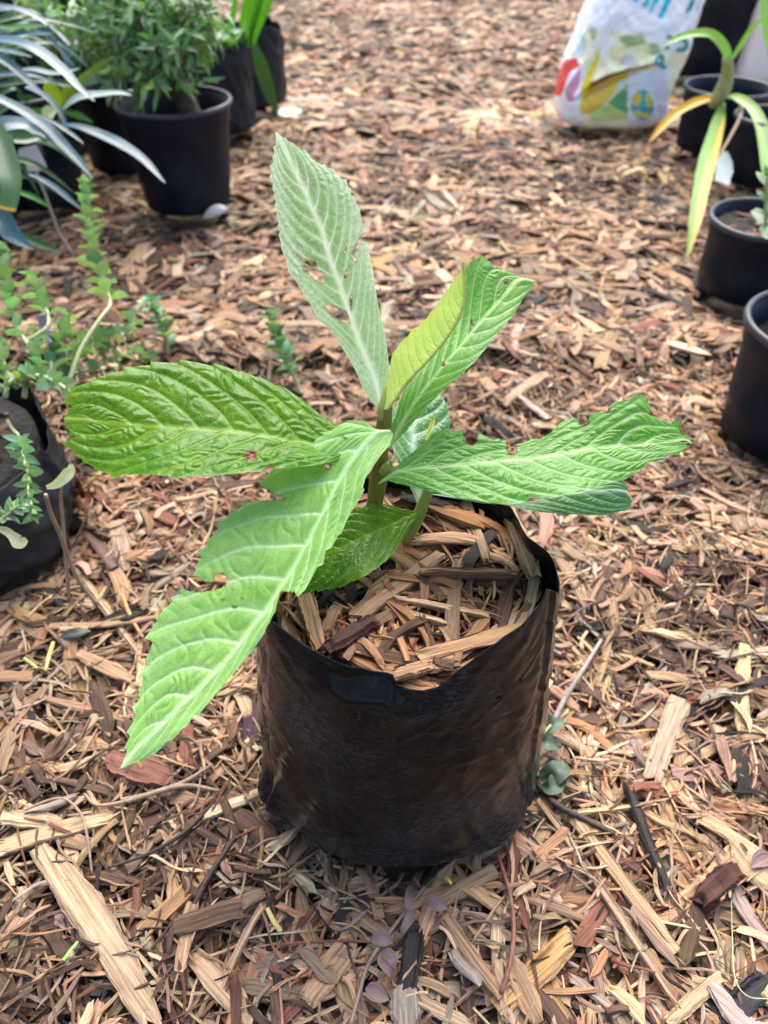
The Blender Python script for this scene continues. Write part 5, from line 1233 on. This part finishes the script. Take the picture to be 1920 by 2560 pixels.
def build_sack():
    c = np.array([.537, 2.005, 0]); t = thing("compost_sack", "white printed compost sack slumping on the chips at the top right", "sack", c)
    N, Mr, Ht = 520, 400, .46
    a = np.linspace(0, 2 * np.pi, N, endpoint=False); v = np.linspace(0, 1, Mr)
    A, Vv = np.meshgrid(a, v, indexing='xy'); z_ = Vv * Ht
    sg = lambda q, e: np.sign(q) * np.abs(q) ** e
    wx = .127 + .006 * np.sin(z_ * 14) - .015 * np.clip((z_ - .36) / .1, 0, 1); wy = np.interp(z_, [0, .05, .2, .4, .46], [.070, .082, .078, .055, .02])
    rb = np.sqrt(np.clip(1 - (1 - np.clip(z_ / .03, 0, 1)) ** 2, 0.02, 1)); rb = .72 + .28 * rb
    cx = c[0] + .15 * z_ - .012 * np.exp(-((z_ - .075) / .05) ** 2)
    x = cx + .11 * np.clip(z_ - .13, 0, 1) + sg(np.cos(A), .62) * wx * rb; y = c[1] - .02 + .28 * z_ + sg(np.sin(A), .62) * wy * rb
    P = np.stack([x, y, z_ + .002], -1)
    pix = PX(P); q = np.stack([(pix[..., 0] - 1380) * 4.879, pix[..., 1] * 4.879], -1)
    front = np.sin(A) < 0.25
    # slumped fold across the lower front, and soft buckles
    ln = polydist(q, [(330, 1180), (480, 1010), (700, 900), (960, 830), (1210, 770)]) * .00022
    below = (q[..., 1] > np.interp(q[..., 0], [300, 480, 700, 960, 1210], [1180, 1010, 900, 830, 770]))
    dn = np.where(front, 1, 0) * (-.016 * np.exp(-(ln / .009) ** 2) * below + .006 * np.exp(-(ln / .018) ** 2) * ~below)
    dn = dn + .004 * vnoise(A * 3, z_ * 22, 101) + .0018 * vnoise(A * 8 + z_ * 30, z_ * 50, 102) + .001 * vnoise(A * 22, z_ * 110, 103)
    nrm = np.stack([np.cos(A), np.sin(A), 0 * A], -1)
    P = P + nrm * dn[..., None]
    colr = np.tile(np.array([.92, .93, .94]), A.shape + (1,))
    def paint(mask, c_, k=1.0):
        m = (mask & front).astype(float)[..., None] * k
        colr[:] = colr * (1 - m) + np.array(c_) * m
    X_, Y_ = q[..., 0], q[..., 1]; nq = vnoise(X_ / 60, Y_ / 60, 104)
    inp = lambda *p: inpoly(q, p)
    for x0, y0, w_ in ((1290, 225, 58), (1175, 150, 56), (1095, 95, 50), (985, 25, 50)):
        paint(inp((x0, y0 - 8), (x0 + w_, y0 + 12), (x0 + w_ + 430, -800), (x0 + 380, -800)), (.02, .56, .68))
    paint((Y_ > np.interp(X_, [200, 430, 860, 1100, 1300], [420, 330, 380, 450, 600]) + 40 * nq) & (X_ > 380 + 50 * nq), (.88, .85, .48), .75)
    paint((np.hypot((X_ - 640) / 120, (Y_ - 560) / 150) < 1 + .5 * nq), (.90, .90, .82), .8)
    paint((np.hypot((X_ - 1000) / 170, (Y_ - 500) / 75) < 1 + .4 * nq), (.26, .42, .10), .8)
    paint((np.hypot((X_ - 1240) / 100, (Y_ - 600) / 80) < 1 + .4 * nq), (.20, .40, .12), .8)
    paint((np.hypot((X_ - 800) / 110, (Y_ - 640) / 110) < 1 + .3 * nq), (.85, .74, .30), .6)
    paint((np.hypot((X_ - 950) / 100, (Y_ - 740) / 60) < 1 + .4 * nq), (.38, .30, .50), .6)
    paint((np.hypot((X_ - 1120) / 80, (Y_ - 640) / 130) < 1 + .2 * nq), (.86, .82, .36), .6)
    paint((np.hypot((X_ - 350) / 60, (Y_ - 500) / 160) < 1 + .4 * nq), (.35, .74, .74), .45)
    paint((np.hypot((X_ - 520) / 40, (Y_ - 410) / 70) < 1 + .4 * nq), (.30, .40, .16), .7)
    paint(inp((600, 570), (560, 760), (510, 930), (400, 1150), (330, 1380), (345, 1100), (430, 880), (520, 690)), (.84, .70, .03))
    paint(inp((400, 1160), (470, 1000), (700, 900), (960, 830), (1210, 770), (1190, 830), (1000, 880), (940, 920), (940, 1000), (790, 1060), (690, 1230), (480, 1400), (360, 1390), (350, 1200)), (.82, .56, .05))
    paint(inp((420, 1130), (500, 1010), (740, 890), (980, 810), (990, 870), (760, 960), (560, 1050)), (.30, .13, .05), .85)  # brown print along the fold, with the crease's shade put into the colour
    paint(inp((480, 1190), (640, 1020), (740, 990), (640, 1100), (520, 1180)), (.72, .42, .22), .8)
    paint(inp((925, 1030), (680, 1250), (800, 1330), (925, 1400)), (.10, .36, .14))
    paint(inp((440, 1440), (480, 1390), (690, 1260), (925, 1400), (925, 1455), (520, 1490)), (.55, .72, .26))
    paint(inp((800, 1010), (930, 960), (930, 1030), (760, 1130)), (.50, .76, .60), .8)
    paint((X_ > 935) & (Y_ > np.interp(X_, [935, 1350], [930, 820])) & (X_ < 1420), (.76, .78, .84))
    e = np.hypot((X_ - 1105) / 135, (Y_ - 1285) / 188); paint(e < 1, (.02, .44, .54))
    for ex, ey, rx, ry, cc in ((1030, 1200, 62, 95, (.72, .58, .04)), (1185, 1225, 55, 100, (.55, .60, .10)), (1050, 1385, 62, 52, (.80, .68, .08)), (1145, 1410, 62, 55, (.84, .68, .10))):
        th = np.arctan2(Y_ - ey, X_ - ex); paint((np.hypot((X_ - ex) / rx, (Y_ - ey) / ry) < (1 if ey < 1300 else .78 + .24 * np.cos(5 * th))) & (e < .97), cc)
    paint(inp((20, 1170), (20, 960), (110, 780), (260, 700), (350, 790), (230, 880), (150, 1080), (110, 1170)), (.74, .06, .04))
    paint(inp((350, 830), (335, 1000), (260, 1240), (180, 1240), (160, 1100), (270, 930)), (.70, .20, .38), .85)
    paint((Y_ > np.interp(X_, [700, 1250], [1585, 1600])) & (X_ > 820), (.02, .40, .42), .8)
    o = mk("sack_film", P.reshape(-1, 3), grid_faces(Mr, N, True), m_attr("printed_film", .32, .25), t, attrs={"print": np.concatenate([colr.reshape(-1, 3), np.ones((N * Mr, 1))], 1)})
    for k, base in ((0, 0), (Mr - 1, 1)): pass
    bv = BVHTree.FromPolygons([Vector(p) for p in P.reshape(-1, 3)], [tuple(f) for f in grid_faces(Mr, N, True)])
    teal = NB("teal_ink").set(Base_Color=(.01, .30, .30), Roughness=.4)
    # lettering running up the right-hand side
    zL = lambda x, y: np.array([1600 + x / 5.184, y / 5.184])
    for ch, base, up, adv in (("P", (330, 905), (-160, -85), (75, -135)), ("U", (625, 690), (-300, -50), (30, -190)), ("I", (775, 400), (-300, 0), (10, -85)), ("E", (885, 225), (-290, -50), (70, -195)), ("E", (980, -10), (-290, -50), (70, -195))):
        cu = bpy.data.curves.new("letter", 'FONT'); cu.body = ch; cu.resolution_u = 6; cu.offset = .03
        ob = bpy.data.objects.new("letter", cu); COL.objects.link(ob)
        dg = bpy.context.evaluated_depsgraph_get(); me = ob.evaluated_get(dg).to_mesh()
        V = np.array([q_.co[:2] for q_ in me.vertices]); Fl = [list(f.vertices) for f in me.polygons]
        ob.evaluated_get(dg).to_mesh_clear(); bpy.data.objects.remove(ob); bpy.data.curves.remove(cu)
        if not len(V): continue
        lo, hi = V.min(0), V.max(0); W_ = (V - lo) / np.maximum(hi - lo, 1e-6)
        b0, up_, ad = np.array(base, float), np.array(up, float), np.array(adv, float)
        pts = [zL(*(b0 + ad * w_[0] + up_ * w_[1])) for w_ in W_]
        o3 = Vector((0, 0, HC)); out = []
        for p in pts:
            d = Vector(U(p[0], p[1], 1.0)) - o3; h = bv.ray_cast(o3, d.normalized())
            out.append(np.array(h[0] - d.normalized() * .0025) if h[0] else U(p[0], p[1], 1.75))
        hit = [bv.ray_cast(o3, (Vector(U(p[0], p[1], 1.0)) - o3).normalized())[0] is not None for p in pts]
        Fl = [f for f in Fl if all(hit[k] for k in f)]
        if Fl: mk("printed_letter", np.array(out), Fl, teal, t, smooth=False)

def build_litter(hp, bagh):
    S = 1920 / 1659
    g4 = lambda x, y: (x / 2.37, 1960 + y / 2.37); g5 = lambda x, y: (640 + x / 2.5136, 2100 + y / 2.5136); g6 = lambda x, y: (1260 + x / 2.3045, 1600 + y / 2.3045); g8 = lambda x, y: (x / 2.5136, 1300 + y / 2.5136)
    TAN, LT, OR, GR, DK, RD, BL = [tuple(c) for c in PAL[:7]]; PALE = (.66, .52, .33); GT = tuple(PAL[7])
    R = [("long pale chip lying in the lower left corner", g4(270, 400), g4(930, 1400), .0205, .0045, (.47, .32, .195)),
         ("broad rounded chip left of the purple bracts", g5(600, 640), g5(330, 1010), .0165, .004, TAN), ("pale split chip touching the left foot of the bag", g4(1560, 70), g4(1180, 215), .0085, .003, PALE),
         ("flat grey chip on edge left of the drooping leaf", g8(735, 30), g8(800, 330), .0165, .004, (.36, .25, .17)), ("long stick chip crossing below the flat grey chip", g8(470, 300), g8(860, 830), .0075, .004, (.42, .28, .17)),
         ("long horizontal stick chip left of the drooping leaf", g8(330, 680), g8(980, 625), .006, .003, TAN), ("broad chip slanting below the dark curled leaf", g8(500, 850), g8(830, 1010), .0125, .003, TAN),
         ("grey brown chip with a dark bite right of the bag", g6(1010, 350), g6(850, 800), .0175, .003, (.38, .28, .19)), ("yellowish board chip at the right edge", g6(1385, 40), g6(1365, 510), .0115, .005, (.58, .42, .21)),
         ("longest dark edged splinter right of the bag", g6(215, 960), g6(970, 2085), .0062, .0035, (.36, .245, .15)), ("long tan splinter beside the longest one", g6(390, 1040), g6(950, 1780), .0095, .0035, (.46, .30, .165)),
         ("thick orange chip at the bottom right of the bag", g6(390, 1720), g6(-20, 2120), .0155, .006, (.47, .27, .11)), ("tan chip crossing below the orange one", g6(30, 1850), g6(190, 2212), .0145, .005, TAN),
         ("slim yellow stick lying level right of the bag", g6(440, 1005), g6(860, 955), .0042, .003, (.55, .40, .21)), ("charred black chip standing on end below the bag", g5(1010, 560), g5(930, 1000), .0135, .005, (.035, .028, .025)),
         ("pale grained chip below the charred one", g5(935, 940), g5(950, 1190), .0195, .004, GT), ("tan stick leaning right of the charred chip", g5(1190, 520), g5(1520, 990), .0085, .004, TAN),
         ("brown board chip touching the front foot of the bag", g5(1500, 200), g5(1100, 420), .0115, .004, (.30, .20, .125)), ("tongue shaped brown chip under the front left of the bag", g4(1560, 650), g4(1060, 880), .0125, .005, (.29, .19, .12)),
         ("long straw coloured splinter near the bottom edge", g4(1545, 740), g4(1280, 1290), .0046, .003, LT), ("upright split chip in front of the bag", g5(690, 200), g5(780, 500), .0085, .004, TAN),
         ("wide chip leaning in the shade of the shrub pot", (360, 615), (335, 730), .030, .006, (.42, .27, .15)), ("broad chip behind the loquat stem to the right", (1256, 1021), (1366, 950), .0165, .008, (.50, .33, .20)),
         ("orange chip behind the upright holed leaf", (930, 672), (985, 640), .018, .005, (.50, .26, .09)), ("pale chip lying high in the middle", (1105, 480), (1140, 520), .014, .006, (.62, .48, .34)),
         ("tan chip at the left edge above the corner chip", g4(20, 385), g4(650, 215), .0125, .004, (.47, .33, .19)), ("short pale chip at the left edge", g4(20, 200), g4(350, 235), .012, .0045, (.50, .36, .22)), ("tan splinter leaning low right of the purple bracts", g5(1020, 1010), g5(1350, 1180), .0085, .004, LT),
         ("dark bark strip beside the grey chip", g8(560, 80), g8(720, 300), .0125, .004, (.15, .095, .075)), ("dark stick running into the chips right of the bag", g6(700, 870), g6(905, 1420), .0085, .005, (.045, .033, .03)),
         ("thick brown bark roll at the lower right", g6(1330, 1330), g6(1110, 1530), .0165, .012, (.085, .035, .026)), ("dark weathered chip in the lower right corner", g6(1510, 1980), g6(1240, 2190), .016, .005, (.03, .028, .032)),
         ("stick chip slanting at the lower right edge", g6(1230, 1960), g6(940, 2212), .0085, .005, (.45, .31, .18)), ("red brown bark piece under the tip of the drooping leaf", g8(700, 1500), g8(1080, 1640), .026, .006, (.20, .085, .06)), ("dark bark scrap right of the red brown piece", g8(1590, 1160), g8(1580, 1410), .018, .003, (.06, .033, .04))]
    for i, (lb, A, B, wd, th, cl) in enumerate(R):
        k = "bark_piece" if "bark" in lb else "wood_chip"
        lone_chip(k, lb, "bark" if "bark" in lb else "wood chip", A, B, wd, th, cl, hp, seed=i, rag=.24, taper=((.05, .2) if i % 3 else (.35, .5)), bend=((i * 37) % 11 - 5) * .006)
    # chips lying in the bag that stand out
    zb = lambda x, y: (620 + x / 2.023, 1240 + y / 2.023)
    def bag_z(A, B):
        out = []
        for p in (A, B):
            z = .182
            for _ in range(3):
                q = G(p[0], p[1], z); z = ground_h(bagh, q[0], q[1], .004)
            out.append(z)
        return out
    B_ = [("broad weathered chip lying slantwise across the soil in the bag", zb(560, 620), zb(960, 320), .0135, .004, (.40, .27, .165)), ("upright pale chip leaning on the back wall of the bag", zb(1090, 40), zb(1200, 330), .0085, .004, (.40, .27, .175)),
          ("thick pale chip along the right wall of the bag", zb(1300, 60), zb(1440, 420), .0125, .006, (.44, .30, .19)), ("brown level chip in the middle of the bag", zb(880, 405), zb(1330, 420), .0062, .005, (.30, .18, .11)), ("pale splinter lying over the middle of the bag", zb(740, 530), zb(1200, 620), .0046, .003, (.58, .42, .26)),
          ("short straw splinter left of the middle of the bag", zb(680, 580), zb(990, 655), .0044, .003, (.55, .40, .24)), ("dark bark chip near the front lip of the bag", zb(640, 660), zb(410, 800), .0115, .006, (.07, .035, .028)), ("tan chip standing against the left wall of the bag", zb(290, 500), zb(360, 790), .0115, .005, (.44, .28, .16)),
          ("brown chip leaning left of the dark bark chip", zb(450, 580), zb(390, 720), .0085, .004, (.33, .2, .12)), ("long chip along the front lip of the bag", zb(880, 830), zb(1370, 690), .0105, .004, (.46, .30, .165)), ("tan chip just under the shoot in the bag", zb(840, 240), zb(1090, 215), .0072, .004, (.45, .29, .17)), ("low chip tucked under the notch of the lip", zb(740, 930), zb(930, 880), .0085, .004, (.42, .27, .16))]
    for i, (lb, A, B, wd, th, cl) in enumerate(B_):
        za, zb_ = bag_z(A, B)
        k = "bark_piece" if "bark" in lb else "wood_chip"
        lone_chip(k, lb, "bark" if "bark" in lb else "wood chip", A, B, wd * .9, th, tuple(np.array(cl) * [.80, .72, .66]), None, zadd=.0015, seed=200 + i, rag=.28, zA=za, zB=zb_, taper=(.1, .25))
    # twigs and stalks on the ground
    def stick(name, label, cat, pts, rad, mat, lift=.002, hs=None):
        P = []
        for i, p in enumerate(pts):
            g = G(p[0], p[1], 0.0); z = ground_h(hp, g[0], g[1], .006) + lift + (hs[i] if hs else 0)
            P.append(G(p[0], p[1], z))
        V, Fq = tube(P, rad, 8, 40); return tag(mk(name, V, Fq, mat, origin=V.mean(0)), label, cat)
    stick("twig", "grey straight twig leaning right of the bag", "twig", [g6(275, 490), g6(350, 340), g6(450, 180), g6(560, 0)], (.0022, .0020, .0016), MS_GREY, hs=(0, .006, .01, .008))
    stick("twig", "dark brown twig with a bend right of the bag foot", "twig", [g6(160, 790), g6(290, 940), g6(460, 1030), g6(640, 1120)], (.0024, .0028, .0018), MS_DARKTWIG)
    stick("twig", "thin dark curved twig left of the bag foot", "twig", [g4(640, 495), g4(850, 425), g4(1060, 310), g4(1200, 185)], (.0009, .0014, .0018), MS_DARKTWIG, hs=(0, .003, .004, .002))
    stick("twig", "dark twig slanting in front of the bag on the left", "twig", [g4(1390, 320), g4(1230, 560), g4(1130, 760), g4(980, 920)], (.0018, .0024, .0026), MS_DARKTWIG)
    stick("dry_stalk", "red brown arching stalk right of the purple bracts", "dry stalk", [g5(1515, 80), g5(1590, 320), g5(1620, 560), g5(1590, 800), g5(1540, 960)], (.0013, .0015, .0016), MS_RED, hs=(0, .006, .009, .006, 0))
    stick("dry_stalk", "red forked stalk left of the purple bracts", "dry stalk", [g5(480, 460), g5(420, 590), g5(400, 700), g5(330, 860)], (.0011, .0014, .0016), MS_RED)
    stick("dry_stalk", "thin tan grass stalk arching in the lower left", "dry stalk", [g4(15, 230), g4(200, 130), g4(370, 85), g4(480, 180), g4(520, 330), g4(545, 530)], (.0007, .0009, .0011, .0007), MS_DRYSTALK, hs=(0, .004, .008, .009, .006, 0))
    stick("dry_stalk", "brown grass blade curving left of the bag foot", "dry stalk", [g4(500, 60), g4(580, 125), g4(760, 100), g4(950, 40), g4(1120, 10), g4(1300, 40)], (.001, .0016, .002, .0012), MS_DRYSTALK, hs=(0, .003, .006, .008, .006, .003))
    stick("dry_stalk", "brown blade rising beside the tip of the drooping leaf", "dry stalk", [g8(760, 1760), g8(950, 1720), g8(1150, 1650), g8(1330, 1540)], (.0016, .0022, .0012), MS_DRYSTALK, hs=(0, .004, .008, .01))
    stick("dry_stalk", "orange brown stalk between the flat grey chip and the leaf", "dry stalk", [g8(755, 430), g8(800, 560), g8(850, 660), g8(900, 740)], (.0022, .002, .0012), m_stem("orange_stalk", (.40, .2, .07), (.46, .27, .11)))
    stick("grass_clipping", "fresh green grass clipping in the lower left", "grass clipping", [g4(375, 1050), g4(420, 990), g4(470, 925)], (.0014, .0016, .0010), m_stem("fresh_green", (.24, .50, .08), (.3, .55, .1)))
    stick("grass_clipping", "yellow straw bit in front of the bag on the left", "grass clipping", [g5(70, 430), g5(110, 510), g5(155, 575)], (.0016, .0018, .0018), m_stem("yellow_straw", (.62, .52, .16), (.7, .58, .22)))
    stick("grass_clipping", "yellow green bit tucked under the front of the bag", "grass clipping", [g5(1185, 228), g5(1210, 255), g5(1228, 278)], (.0014, .0016, .0012), m_stem("yellow_bit", (.60, .55, .06), (.6, .6, .1)))
    stick("grass_clipping", "dark green stalk bit beside the yellow green one", "grass clipping", [g5(1130, 235), g5(1085, 275), g5(1010, 370)], (.0012, .0014, .0012), m_stem("green_bit", (.06, .14, .03), (.1, .16, .05)))
    stick("grass_clipping", "yellow straw bit left of the drooping leaf", "grass clipping", [g8(335, 770), g8(310, 850), g8(285, 950)], (.0018, .002, .0012), m_stem("yellow_straw_bit", (.58, .46, .12), (.66, .56, .2)))
    stick("grass_clipping", "green stalk bit beside the straw left of the drooping leaf", "grass clipping", [g8(150, 870), g8(200, 905), g8(240, 940)], (.0016, .0018, .0016), m_stem("green_stalk_bit", (.3, .34, .08), (.36, .4, .12)))
    stick("fibre", "single pale hair like fibre curling at the lower right", "fibre", [g6(1310, 1500), g6(1315, 1700), g6(1330, 1940), g6(1400, 2050), g6(1520, 2068)], (.00035, .00035), MS_CREAM, hs=(.002, .004, .006, .005, .003))
    # fallen flower stalk with purple bracts
    gp = lambda x, y, h=.006: (lambda g: G(*g5(x, y), ground_h(hp, *G(*g5(x, y))[:2], .006) + h))(0)
    b0 = gp(760, 690); t = thing("fallen_flower_stalk", "fallen flower stalk with papery purple bracts lying in front of the bag", "flower stalk", b0)
    V, Fq = tube([gp(595, 1160), gp(650, 960), gp(690, 820), gp(760, 690, .009), (gp(900, 500)), gp(1060, 290)], (.0012, .0013, .0010), 8, 40); mk("stem", V, Fq, m_stem("mauve_stalk", (.26, .15, .15), (.25, .2, .12)), t)
    for p, wd in (([(1050, 375), (1100, 385), (1150, 415), (1205, 425)], .012), ([(985, 290), (965, 350), (955, 410), (960, 475)], .009), ([(1000, 430), (960, 500), (930, 560), (915, 605)], .009), ([(725, 640), (770, 620), (815, 625), (860, 645)], .012), ([(790, 700), (800, 760), (825, 810), (845, 860)], .010), ([(690, 930), (740, 950), (790, 980), (835, 1000)], .014), ([(800, 690), (835, 720), (860, 760), (872, 810)], .010)):
        P = [gp(x, y, .007 + .004 * math.sin(i)) for i, (x, y) in enumerate(p)]
        V, Fq, luv = ribbon_geo(P, (.001, wd * .62, wd * .75, wd * .5, .001), nrm=(0, -.3, 1), fold=.35, n=16, curl=.2); mk("bract", V, Fq, MS_PURPLE, t, attrs={"luv": luv})
    P = [(lambda g: G(*g6(x, y), ground_h(hp, *G(*g6(x, y))[:2], .006) + .006))(0) for x, y in ((1425, 1310), (1460, 1270), (1500, 1250), (1540, 1240))]
    V, Fq, luv = ribbon_geo(P, (.001, .010, .012, .002), n=14, fold=.3); tag(mk("fallen_bract", V, Fq, MS_PURPLE, attrs={"luv": luv}, origin=V.mean(0)), "single papery purple bract at the right edge", "bract")
    # wilted leaves beside the bag
    t = thing("wilted_weed", "wilted grey green weed crumpled against the right side of the bag", "weed", G(*g6(230, 700), .004))
    for p, wd in (([(200, 540), (240, 500), (290, 490), (350, 470)], .016), ([(205, 580), (250, 590), (300, 600), (330, 610)], .013), ([(150, 720), (180, 740), (200, 760)], .012), ([(200, 800), (260, 790), (310, 760), (355, 710)], .018), ([(220, 840), (270, 850), (320, 800), (350, 740)], .014)):
        P = [G(*g6(x, y), ground_h(hp, *G(*g6(x, y))[:2], .01) + .010 + .004 * math.sin(3 * i + x)) for i, (x, y) in enumerate(p)]
        V, Fq, luv = ribbon_geo(P, (.002, wd, wd * .9, .002), nrm=(0, -.6, 1), n=18, fold=.45, twist=.7); mk("leaf", V, Fq, MS_WILT, t, attrs={"luv": luv})
    P = [G(*g6(x, y), ground_h(hp, *G(*g6(x, y))[:2], .01) + .012) for x, y in ((150, 700), (200, 640), (215, 560), (270, 490))]
    V, Fq = tube(P, (.0014, .0012), 8, 16); mk("stem", V, Fq, MS_STALK, t)
    P = [G(*g8(x, y), ground_h(hp, *G(*g8(x, y))[:2], .01) + .005) for x, y in ((375, 750), (430, 720), (500, 715), (570, 700))]
    V, Fq, luv = ribbon_geo(P, (.002, .009, .012, .003), n=16, fold=.4, twist=.6); tag(mk("fallen_leaf", V, Fq, m_simple_leaf("black_green", (.02, .03, .022), (.04, .05, .04), .5, .05), attrs={"luv": luv}, origin=V.mean(0)), "small dark curled leaf lying left of the drooping leaf", "leaf")
    P = [G(*(x / 3.6875, 900 + y / 3.6875), .016 + .014 * math.sin(i * 1.2)) for i, (x, y) in enumerate(((650, 1300), (720, 1320), (790, 1260), (760, 1150), (690, 1130), (700, 1230), (890, 1225)))]
    V, Fq, luv = ribbon_geo(P, (.004, .014, .018, .018, .016, .012, .003), n=40, fold=.3, nrm=(0, -1, .4)); tag(mk("fallen_leaf", V, Fq, m_simple_leaf("rust_leaf", (.17, .06, .03), (.26, .11, .06), .5, .15), attrs={"luv": luv}, origin=V.mean(0)), "curled rust brown leaf beside the weedy bag on the left", "leaf")
    # shell at the foot of the shrub pot
    g = G(537, 528, .012)
    V, Fq = lathe([(.0005, .016), (.008, .015), (.016, .010), (.021, .003), (.020, 0), (.012, .006), (.0005, .009)], g - [0, 0, .006], 28, .12)
    V[:, 2] += (V[:, 0] - g[0]) * .35; V[:, 1] = g[1] + (V[:, 1] - g[1]) * .75
    tag(mk("shell", V, Fq, m_plastic("shell", (.62, .58, .53), .5, .3, (.45, .4, .36)), origin=g), "white broken shell at the foot of the shrub pot", "shell")
    g = G(122, 820); P = [U(103, 786, .99), U(112, 812, 1.0), U(125, 845, 1.0), U(142, 872, 1.0)]
    V, Fq, luv = ribbon_geo(P, (.012, .014, .015, .015), n=10, fold=0, nrm=(.3, -1, .3), m=3); o = mk("plant_label", V, Fq, M_TAG, attrs={"luv": luv}, origin=V.mean(0)); so = o.modifiers.new("thickness", 'SOLIDIFY'); so.thickness = .001
    tag(o, "pale plastic plant label leaning behind the weeds on the left", "plant label")
build_plant()
bag_heap = build_bag()
build_left()
build_right()
heap = build_mulch()
build_litter(heap, bag_heap)
finish_mulch(heap)
